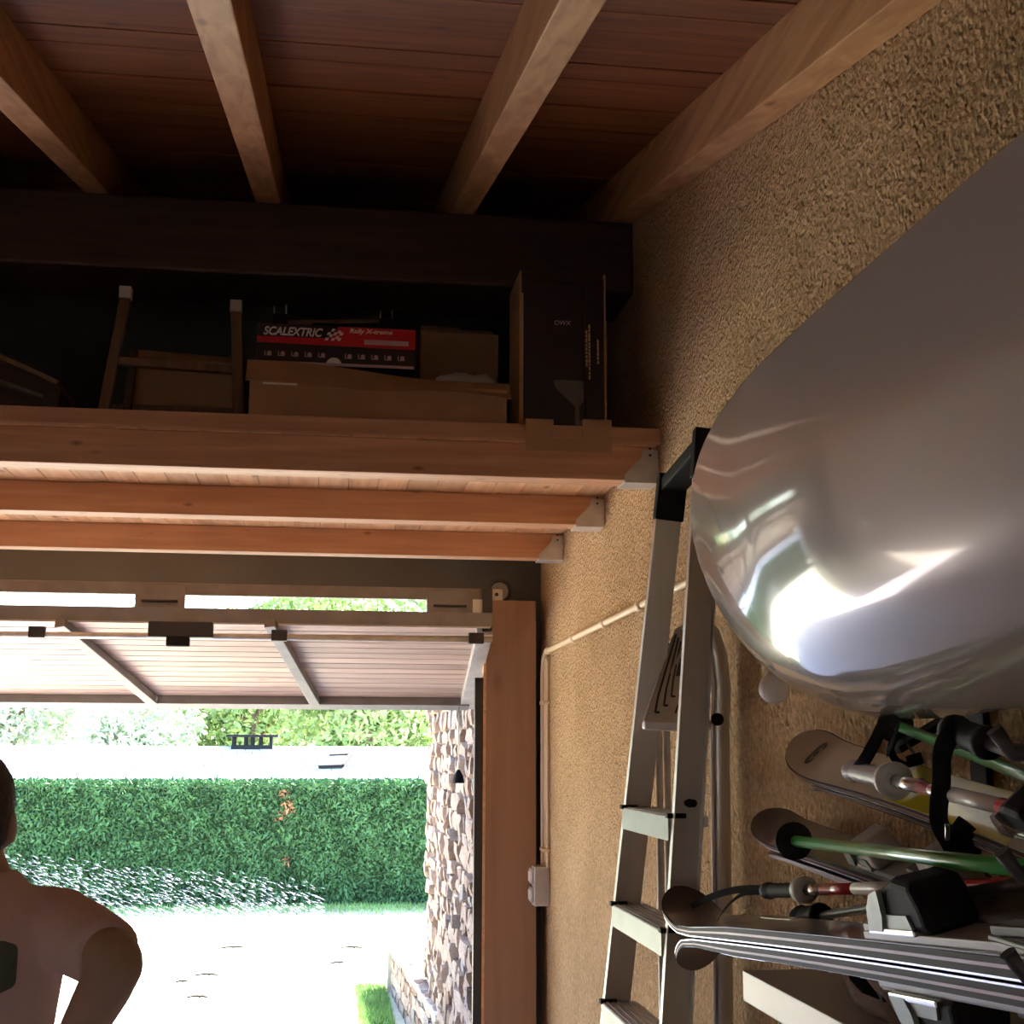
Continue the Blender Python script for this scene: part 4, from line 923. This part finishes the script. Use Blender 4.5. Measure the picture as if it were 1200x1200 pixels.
flat_on(atA, dA, qA, nA_, 0.72, -0.005, [(-0.03, -0.006), (0.0, -0.014), (0.04, -0.004), (0.03, 0.008), (-0.01, 0.010)], 1.0, 'dark_graphic', M['ink'], tA)
binding(tA, atA, dA, qA, nA_, 1.16, 'silver', 'black', 0.8)
tA2, atA2, dA2, qA2, nA2 = ski('ski', 'second pale ski lying base to base under the beige ski with the horseshoe mark', A0 + V((0.0, -0.02, 0))-nA_*0.006+dA*0.01, A1-nA_*0.006, -nA, 0.112, 0.016, 'skibeige', 0.035, (('yellow', 0.6, 1.2, -0.93, 0.93),), GA)
# short dark pair in the middle
B0, B1 = P(902, 972, 0, 0.965), P(1200, 1080, 0, 0.88); B1 = B0 + (B1-B0)*1.45; nB = V((-0.55, -0.15, 0.82))
tB, atB, dB, qB, nB_ = ski('ski', 'dark brown and olive ski with short round tip, behind the lower green pole', B0, B1, nB, 0.100, 0.016, 'skidark', 0.035, (('skiolive', 0.40, 0.95, -0.93, 0.93), ('ltgrey', 0.55, 0.62, -0.9, 0.2)), GA)
tB2, atB2, dB2, qB2, nB2 = ski('ski', 'ski with white sidewall lying base to base under the dark olive ski', B0 - nB_*0.010 + dB*0.03, B1-nB_*0.010, -nB, 0.100, 0.016, 'skidark', 0.02, (), GA, side='skiwhite')
binding(tB, atB, dB, qB, nB_, 0.70, 'bindgreen', 'ltgrey', 0.85)
# long dark pair in front, bases together, tips spread
C0, C1 = P(803, 1088, 0, 0.775), P(1200, 1137, 0, 0.735); C1 = C0 + (C1-C0)*1.35; nC = V((-0.22, -0.22, 0.95))
tC, atC, dC, qC, nC_ = ski('ski', 'long black and silver ski with upturned tip, upper one of the front pair', C0+V((0, 0, 0.004)), C1+V((0, 0, 0.004)), nC, 0.112, 0.022, 'skidark', 0.075, (('silver', 0.45, 0.72, -0.93, -0.55), ('copper', 1.1, 1.35, -0.93, -0.2)), GA)
binding(tC, atC, dC, qC, nC_, 1.235, 'bindgreen', 'black', 1.1)
tD, atD, dD, qD, nD_ = ski('ski', 'long black and silver ski hanging bindings down, lower one of the front pair', C0+dC*0.02, C1, -nC, 0.112, 0.022, 'skidark', 0.075, (('silver', 0.4, 0.7, -0.93, -0.5), ('copper', 1.05, 1.4, -0.93, -0.2)), GA)
binding(tD, atD, dD, qD, nD_, 1.22, 'bindgreen', 'black', 1.1)

def pole(name, label, p0, p1, r, segs, grip=None, gr=0.017, strap=None, basket=None, gripm='black', group='ski poles among the skis', collar=None):
    "segs = [(from, to, material)] in metres from p0; grip length at p0"
    p0, p1 = V(p0), V(p1); d = (p1-p0).normalized(); t = thing(name, label, 'ski pole', (p0+p1)/2, group)
    for a, b, m_ in segs:
        MB().lathe(p0 + d*a, d, [(0, r), (b-a, r*(0.98))], 14).build('shaft', M[m_], t)
    if grip:
        pr = [(-0.004, gr*0.7), (0.0, gr*1.15), (0.016, gr*1.25), (0.026, gr*0.95)]
        k = 5
        for i in range(k):
            u = 0.03 + (grip-0.05)*i/k; pr += [(u, gr*0.92), (u+(grip-0.05)/k*0.5, gr*1.06)]
        pr += [(grip-0.018, gr*0.95), (grip-0.012, gr*1.2), (grip, gr*1.1), (grip+0.004, r*1.05)]
        g_ = MB().lathe(p0, d, pr, 16).build('grip', M[gripm], t)
        if collar: MB().lathe(p0 + d*(grip-0.03), d, [(0, gr*1.2), (0.006, gr*1.75), (0.026, gr*1.85), (0.034, gr*1.2)], 18).build('collar', M[collar], g_)
    if basket:
        u, R = basket
        MB().lathe(p0 + d*u, d, [(0, 0.010), (0.004, R*0.6), (0.007, R), (0.011, R), (0.016, R*0.55), (0.022, 0.012)], 22).build('basket', M['black'], t)
        MB().lathe(p0, d, [(-0.012, 0.002), (0.0, 0.006), (u, 0.0075)], 10).build('pole_tip', M['green' if 'green' in label else 'steel'], t)
    for sp in (strap or ()):
        pts, w_ = sp; m_ = MB(); pts = [V(p) for p in pts]; fine = []
        for i in range(len(pts)-1):                  # Catmull-Rom through the points
            a, b, c, e = pts[max(i-1, 0)], pts[i], pts[i+1], pts[min(i+2, len(pts)-1)]
            for j in range(6):
                u = j/6; fine.append(0.5*((2*b)+(c-a)*u+(2*a-5*b+4*c-e)*u*u+(3*b-a-3*c+e)*u**3))
        fine.append(pts[-1])
        m_.tube(fine, w_/2, 8, flat=0.12, up=(-0.5, -0.86, 0.1), smooth=False).build('strap', M['web'], t)
    return t, d
# green pole at the top
G0 = P(1040, 846, 0, 0.93); G1 = P(1200, 908, 0, 0.86)
gd = (G1-G0).normalized()
pole('ski_pole', 'green ski pole directly beneath the grey board', G0, G0+gd*1.25, 0.0085, [(0.0, 1.25, 'green')], basket=(0.035, 0.030))
# black-gripped pole with a wide hanging strap
K0 = P(1116, 856, 0, 0.83); K1 = P(1200, 886, 0, 0.80); kd = (K1-K0).normalized()
k_, _ = pole('ski_pole', 'dark pole with thick black grip and broad black hanging strap', K0, K0+kd*1.1, 0.0085, [(0.12, 1.1, 'skidark')], grip=0.135, gr=0.0185,
     strap=[([P(1125, 850, 0, 0.815), P(1112, 864, 0, 0.80), P(1104, 885, 0, 0.80), P(1103, 920, 0, 0.80), P(1100, 945, 0, 0.80), P(1101, 965, 0, 0.80), P(1112, 985, 0, 0.80), P(1120, 1002, 0, 0.81)], 0.026),
            ([P(1135, 965, 0, 0.815), P(1123, 985, 0, 0.81), P(1135, 1000, 0, 0.82)], 0.03)])
MB().frame_box(P(1110, 975, 0, 0.795), V((0.2, 0.5, -0.8)).normalized(), V((0.9, -0.4, 0)).normalized(), V((0.3, 0.8, 0.5)).normalized(), 0.022, 0.006, 0.008, 0.001).build('buckle', M['edge'], k_)
MB().ball(P(1133, 985, 0, 0.85), 0.020, 0.026, 0.028, 12, 0.25, 2).build('strap_pad', M['web'], k_)
# white and red pole with grey grip
R0_ = P(998, 903, 0, 0.87); R1_ = P(1200, 951, 0, 0.79); rd = (R1_-R0_).normalized(); rl = (P(1048, 914, 0, 0.85)-R0_).length
LR = (R1_-R0_).length
def upx(p0, d, px):
    "distance along a pole at which it is seen at column px"
    lo, hi = 0.0, 1.6
    for _ in range(40):
        m_ = (lo+hi)/2; q = p0 + d*m_ - V((0, 0, CAMZ)); x = 600 + FPX*q.dot(RT)/q.dot(FW)
        if x < px: lo = m_
        else: hi = m_
    return lo
RR = [upx(R0_, rd, x) for x in (1046, 1080, 1113, 1174)]
pole('ski_pole', 'thick red and white pole with grey grip beside the horseshoe-marked ski', R0_, R0_+rd*1.3, 0.0105, [(RR[0], RR[1], 'silver'), (RR[1], RR[2], 'redl'), (RR[2], RR[3], 'whitel'), (RR[3], 1.2, 'redl')], grip=RR[0]+0.015, gr=0.0155, gripm='grey', collar='ltgrey',
     strap=[([P(1000, 908, 0, 0.86), P(1012, 893, 0, 0.86), P(1024, 872, 0, 0.87), P(1036, 850, 0, 0.88), P(1052, 847, 0, 0.89), P(1046, 868, 0, 0.88), P(1040, 882, 0, 0.88)], 0.022),
            ([P(1050, 862, 0, 0.89), P(1044, 878, 0, 0.885), P(1052, 893, 0, 0.885), P(1068, 896, 0, 0.885), P(1074, 888, 0, 0.885), P(1063, 872, 0, 0.89), P(1056, 862, 0, 0.89)], 0.012),
            ([P(1070, 884, 0, 0.88), P(1074, 897, 0, 0.88)], 0.024)])
text_p = R0_ + rd*(LR*0.60)
# lower green pole with basket at its tip
L0, L1 = P(918, 984, 0, 0.83), P(1200, 1018, 0, 0.72); ldr = (L1-L0).normalized()
pole('ski_pole', 'bright green ski pole with black round basket, crossing in front of the skis', L0, L0+ldr*1.35, 0.0098, [(0.06, 1.35, 'green')], basket=(0.072, 0.033))
# red and white pole with strap looped over the ski tips
W0, W1 = P(898, 1044, 0, 0.80), P(1200, 1036, 0, 0.87); wdr = (W1-W0).normalized(); LW = (W1-W0).length
WW = [upx(W0, wdr, x) for x in (942, 965, 1002, 1056, 1064, 1075, 1100)]
pole('ski_pole', 'red and white pole with strap looped over the front ski tips', W0, W0+wdr*1.25, 0.0095, [(WW[0], WW[1], 'silver'), (WW[1], WW[2], 'redl'), (WW[2], WW[3], 'whitel'), (WW[3], WW[4], 'redl'), (WW[4], WW[6], 'whitel'), (WW[6], 1.2, 'redl')], grip=WW[0]+0.012, gr=0.0125, collar='ltgrey',
     strap=[([P(900, 1042, 0, 0.80), P(870, 1042, 0, 0.79), P(845, 1047, 0, 0.78), P(822, 1056, 0, 0.775), P(806, 1068, 0, 0.765), P(812, 1085, 0, 0.755), P(826, 1100, 0, 0.755), P(838, 1083, 0, 0.755), P(852, 1062, 0, 0.765), P(872, 1047, 0, 0.785), P(898, 1045, 0, 0.80)], 0.014),
            ([P(797, 1078, 0, 0.76), P(812, 1092, 0, 0.755), P(824, 1106, 0, 0.755), P(832, 1096, 0, 0.755)], 0.02)])
# thin pole with fat black grip
T0, T1 = P(938, 1077, 0, 0.83), P(1070, 1056, 0, 0.80); tdr = (T1-T0).normalized()
pole('ski_pole', 'thin dark pole with fat ridged black grip above the front ski pair', T0, T0+tdr*1.1, 0.0075, [(0.09, 1.1, 'skidark')], grip=0.125, gr=0.0185,
     strap=[([P(945, 1082, 0, 0.83), P(955, 1096, 0, 0.825), P(978, 1093, 0, 0.82)], 0.02)])

# ------------------------------------------------------------------ white shelf, bag and strap under the skis
sz_ = P(870, 1137, 0, 0.75).z; sy1 = P(870, 1137, 0, 0.75).y
shf = MB().box(0.75, WX-0.002, 0.9, sy1, sz_-0.052, sz_, 0.002).build('wall_shelf', M['white'])
tag(shf, 'thick white shelf on wall below the long dark skis', 'shelf')
bagt = thing('drawstring_bag', 'dark brown cloth drawstring bag lying on the white shelf', 'bag', (0.85, 1.75, sz_))
bx, by = 0.868, 1.93
m_ = MB(); m_.ball(V((bx, by, sz_+0.046)), 0.095, 0.19, 0.047, 22, 0.35, 5); m_.ball(V((bx-0.03, by-0.10, sz_+0.06)), 0.07, 0.12, 0.058, 18, 0.4, 9)
m_.build('cloth', M['bag'], bagt)
def bagtop(x, y): return sz_+0.046 + 0.050*max(0.02, 1-((x-bx)/0.095)**2-((y-by)/0.19)**2)**0.5
for k in range(4):
    pts = []
    for i in range(9):
        x = bx-0.085+0.045*k+0.014*sin(i*2.1+k); y = by+0.17-0.035*i; pts.append(V((x, y, bagtop(x, y)+0.004)))
    MB().tube(pts, 0.0028, 6).build('drawstring', M['cordm'], bagt)
tie = thing('ski_strap', 'loose black strap hanging from the front skis to white shelf', 'strap', P(1010, 1150, 0, 0.78))
pts = [P(996, 1126, 0, 0.775), P(1003, 1143, 0, 0.77), P(1016, 1157, 0, 0.77), P(1034, 1164, 0, 0.78), P(1052, 1156, 0, 0.79)]
MB().tube(pts, 0.011, 8, flat=0.2, up=(-0.5, -0.86, 0.1), smooth=False).build('webbing', M['web'], tie)
MB().frame_box(pts[3], V((0, 1, 0)), V((1, 0, 0)), V((0, 0, 1)), 0.028, 0.012, 0.02, 0.003).build('buckle', M['black'], tie)

# ================================================================== PERSON
def loft_sections(m_, secs, n=20):
    "secs: (centre, half width vec, half depth vec)"
    o = len(m_.v)
    for c, a, b in secs:
        for j in range(n):
            t = 2*pi*j/n; m_.v.append(V(c) + V(a)*cos(t) + V(b)*sin(t))
    k = len(secs)
    for i in range(k-1):
        for j in range(n): m_.f.append([o+i*n+j, o+i*n+(j+1) % n, o+(i+1)*n+(j+1) % n, o+(i+1)*n+j]); m_.sm.append(True)
    m_.f.append([o+j for j in range(n)][::-1]); m_.sm.append(True); m_.f.append([o+(k-1)*n+j for j in range(n)]); m_.sm.append(True)
def fuse(m_, name, material, parent, vox, smooth=6):
    "voxel-fuse overlapping closed shapes into one continuous skin"
    tmp = m_.build(name+'_raw', material, parent)
    r = tmp.modifiers.new('r', 'REMESH'); r.mode = 'VOXEL'; r.voxel_size = vox; r.use_smooth_shade = True
    q = tmp.modifiers.new('s', 'SMOOTH'); q.iterations = smooth; q.factor = 0.5
    dg = bpy.context.evaluated_depsgraph_get(); me = bpy.data.meshes.new_from_object(tmp.evaluated_get(dg)); me.name = name
    bpy.data.objects.remove(tmp)
    o = bpy.data.objects.new(name, me); COL.objects.link(o); o.parent = parent; return o
PX, PY = -0.645, 2.55
man = thing('person', 'man seen from behind in pinkish shirt with hand on hip facing garden', 'person', (PX, PY, 0))
def torso(dw, z0, z1):
    T = [(0.92, 0.165, 0.115, 0.0), (1.0, 0.160, 0.112, 0), (1.10, 0.155, 0.108, 0.0), (1.20, 0.165, 0.112, -0.005), (1.30, 0.178, 0.118, -0.012), (1.36, 0.182, 0.115, -0.014), (1.41, 0.160, 0.098, -0.012), (1.445, 0.125, 0.080, 0.0), (1.485, 0.085, 0.068, 0.012), (1.53, 0.060, 0.060, 0.02)]
    return [(V((PX, PY+o, z)), V((w_+dw, 0, 0)), V((0, d_+dw, 0))) for z, w_, d_, o in T if z0 <= z <= z1]
SH = {1: V((PX+0.185, PY, 1.385)), -1: V((PX-0.185, PY, 1.385))}
EL = {1: V((PX+0.318, PY-0.235, 1.362)), -1: V((PX-0.33, PY-0.20, 1.30))}
WR = {1: V((PX+0.195, PY-0.10, 1.135)), -1: V((PX-0.21, PY-0.06, 1.09))}
bm_ = MB(); loft_sections(bm_, torso(0, 0.9, 1.6))
loft_sections(bm_, [(V((PX, PY+0.012+0.02*i/4, 1.46+0.035*i)), V((0.060-0.003*i, 0, 0)), V((0, 0.062-0.003*i, 0))) for i in range(5)])
hc = V((PX-0.002, PY+0.045, 1.575))
HS = [(-0.125, 0.030, 0.045, 0.045), (-0.105, 0.048, 0.068, 0.03), (-0.07, 0.062, 0.085, 0.012), (-0.02, 0.072, 0.095, 0.0), (0.03, 0.076, 0.098, -0.004), (0.07, 0.070, 0.090, -0.006), (0.10, 0.050, 0.065, -0.006), (0.116, 0.022, 0.03, -0.006)]
loft_sections(bm_, [(hc + V((0, o, z)), V((w_, 0, 0)), V((0, d_, 0))) for z, w_, d_, o in HS])
bm_.ball(hc + V((0, 0.100, -0.025)), 0.014, 0.022, 0.026)                    # nose
bm_.ball(hc + V((0, 0.088, -0.070)), 0.026, 0.012, 0.010)                    # mouth
for k in (-1, 1):
    bm_.ball(hc + V((0.032*k, 0.086, 0.008)), 0.016, 0.012, 0.011)           # brow and eye
    bm_.ball(hc + V((0.078*k, -0.008, -0.018)), 0.010, 0.020, 0.032)         # ear
    loft = [SH[k]*(1-u) + EL[k]*u for u in (0, 0.25, 0.5, 0.75, 1)]
    bm_.tube([SH[k] + V((-0.05*k, 0, 0.0))] + loft + [EL[k] + (EL[k]-SH[k]).normalized()*0.02], [0.062, 0.062, 0.054, 0.049, 0.045, 0.041, 0.028], 14)
    fo = [EL[k]*(1-u) + WR[k]*u for u in (0, 0.2, 0.5, 0.8, 1)]
    bm_.tube([EL[k] - (WR[k]-EL[k]).normalized()*0.02] + fo, [0.030, 0.043, 0.045, 0.039, 0.031, 0.028], 14)
    hd = V((-0.10*k, 0.10, -0.12)).normalized(); side = V((0, 0.6, 0.6)).normalized(); hip = WR[k]
    pn2 = hd.cross(side).normalized()
    bm_.frame_box(hip + hd*0.045, hd, side, pn2, 0.10, 0.080, 0.030, 0.010)   # palm on the hip
    for f in range(4):
        b0 = hip + hd*0.088 + side*(0.028-0.019*f); ln_ = (0.070, 0.078, 0.072, 0.056)[f]
        bm_.tube([b0, b0+hd*ln_*0.5+pn2*0.004*k, b0+hd*ln_+V((-0.012*k, 0, -0.006))], [0.0095, 0.009, 0.007], 8)
    bm_.tube([hip + hd*0.02 + side*0.036, hip + hd*0.045 + side*0.066, hip + hd*0.075 + side*0.080], [0.012, 0.011, 0.009], 8)
    bm_.tube([(PX+0.085*k, PY, 0.95), (PX+0.10*k, PY+0.01, 0.72), (PX+0.105*k, PY+0.01, 0.50), (PX+0.11*k, PY-0.01, 0.36), (PX+0.11*k, PY-0.01, 0.10), (PX+0.11*k, PY-0.01, 0.05)], [0.09, 0.080, 0.056, 0.056, 0.038, 0.042], 14)
body = fuse(bm_, 'body', M['skin'], man, 0.008, 5)
sm_ = MB(); loft_sections(sm_, torso(0.013, 1.0, 1.505) )
# shirt with short sleeves ending above the elbow
for k in (-1, 1):
    d_ = EL[k]-SH[k]; sm_.tube([SH[k] + V((-0.07*k, 0, 0.01)), SH[k] + V((-0.01*k, 0, 0.004)), SH[k]+d_*0.35, SH[k]+d_*0.62, SH[k]+d_*0.80], [0.066, 0.069, 0.065, 0.061, 0.059], 16)
shirt = fuse(sm_, 'shirt', M['shirt'], man, 0.009, 6)
hm = MB()
HH = [(-0.055, 0.070, 0.060, -0.040), (-0.02, 0.077, 0.088, -0.018), (0.03, 0.081, 0.102, -0.006), (0.07, 0.075, 0.095, -0.008), (0.104, 0.054, 0.070, -0.008), (0.122, 0.022, 0.03, -0.008)]
loft_sections(hm, [(hc + V((0, o-0.004, z)), V((w_, 0, 0)), V((0, d_, 0))) for z, w_, d_, o in HH])
fuse(hm, 'hair', M['hair'], man, 0.008, 3)
shm = MB()
for k in (-1, 1): shm.tube([(PX+0.082*k, PY, 1.02), (PX+0.085*k, PY, 0.9), (PX+0.10*k, PY+0.01, 0.7), (PX+0.105*k, PY+0.01, 0.52)], [0.10, 0.108, 0.095, 0.088], 16)
fuse(shm, 'shorts', M['shorts'], man, 0.012, 4)
for k in (-1, 1):
    m_ = MB(); m_.ball((PX+0.11*k, PY+0.05, 0.045), 0.048, 0.14, 0.045, 16); m_.build('shoe', M['black'], man)
# dark printed patch on the back of the shirt
bv_ = BVHTree.FromObject(shirt, bpy.context.evaluated_depsgraph_get()); gx, gz = 18, 14; vv, ok = [], True
pc1, pz1, pz0 = P(17, 1130, 1, PY-0.13).x, P(10, 1103, 1, PY-0.13).z, P(10, 1166, 1, PY-0.13).z; pc0 = 2*PX-pc1
for j in range(gz+1):
    for i in range(gx+1):
        x, z = pc0+(pc1-pc0)*i/gx, pz0+(pz1-pz0)*j/gz
        a_, b_ = 2*i/gx-1, 2*j/gz-1; cx_, cz_ = (pc0+pc1)/2, (pz0+pz1)/2
        a2 = a_*(1-0.10*abs(b_)**6*abs(a_)**4); b2_ = b_*(1-0.12*abs(a_)**10*abs(b_)**4); x, z = cx_+a2*(pc1-pc0)/2, cz_+b2_*(pz1-pz0)/2
        h_ = bv_.ray_cast(V((x, PY-1, z)) - man.location, V((0, 1, 0)))[0]
        vv.append((h_ + man.location if h_ else V((x, PY-0.13, z))) + V((0, -0.004, 0)))
pm = MB(); pm.add(vv, [[j*(gx+1)+i, j*(gx+1)+i+1, (j+1)*(gx+1)+i+1, (j+1)*(gx+1)+i] for j in range(gz) for i in range(gx)], True)
pm.build('back_print', M['patch'], man, 'dark rounded print on the back')
#@@END
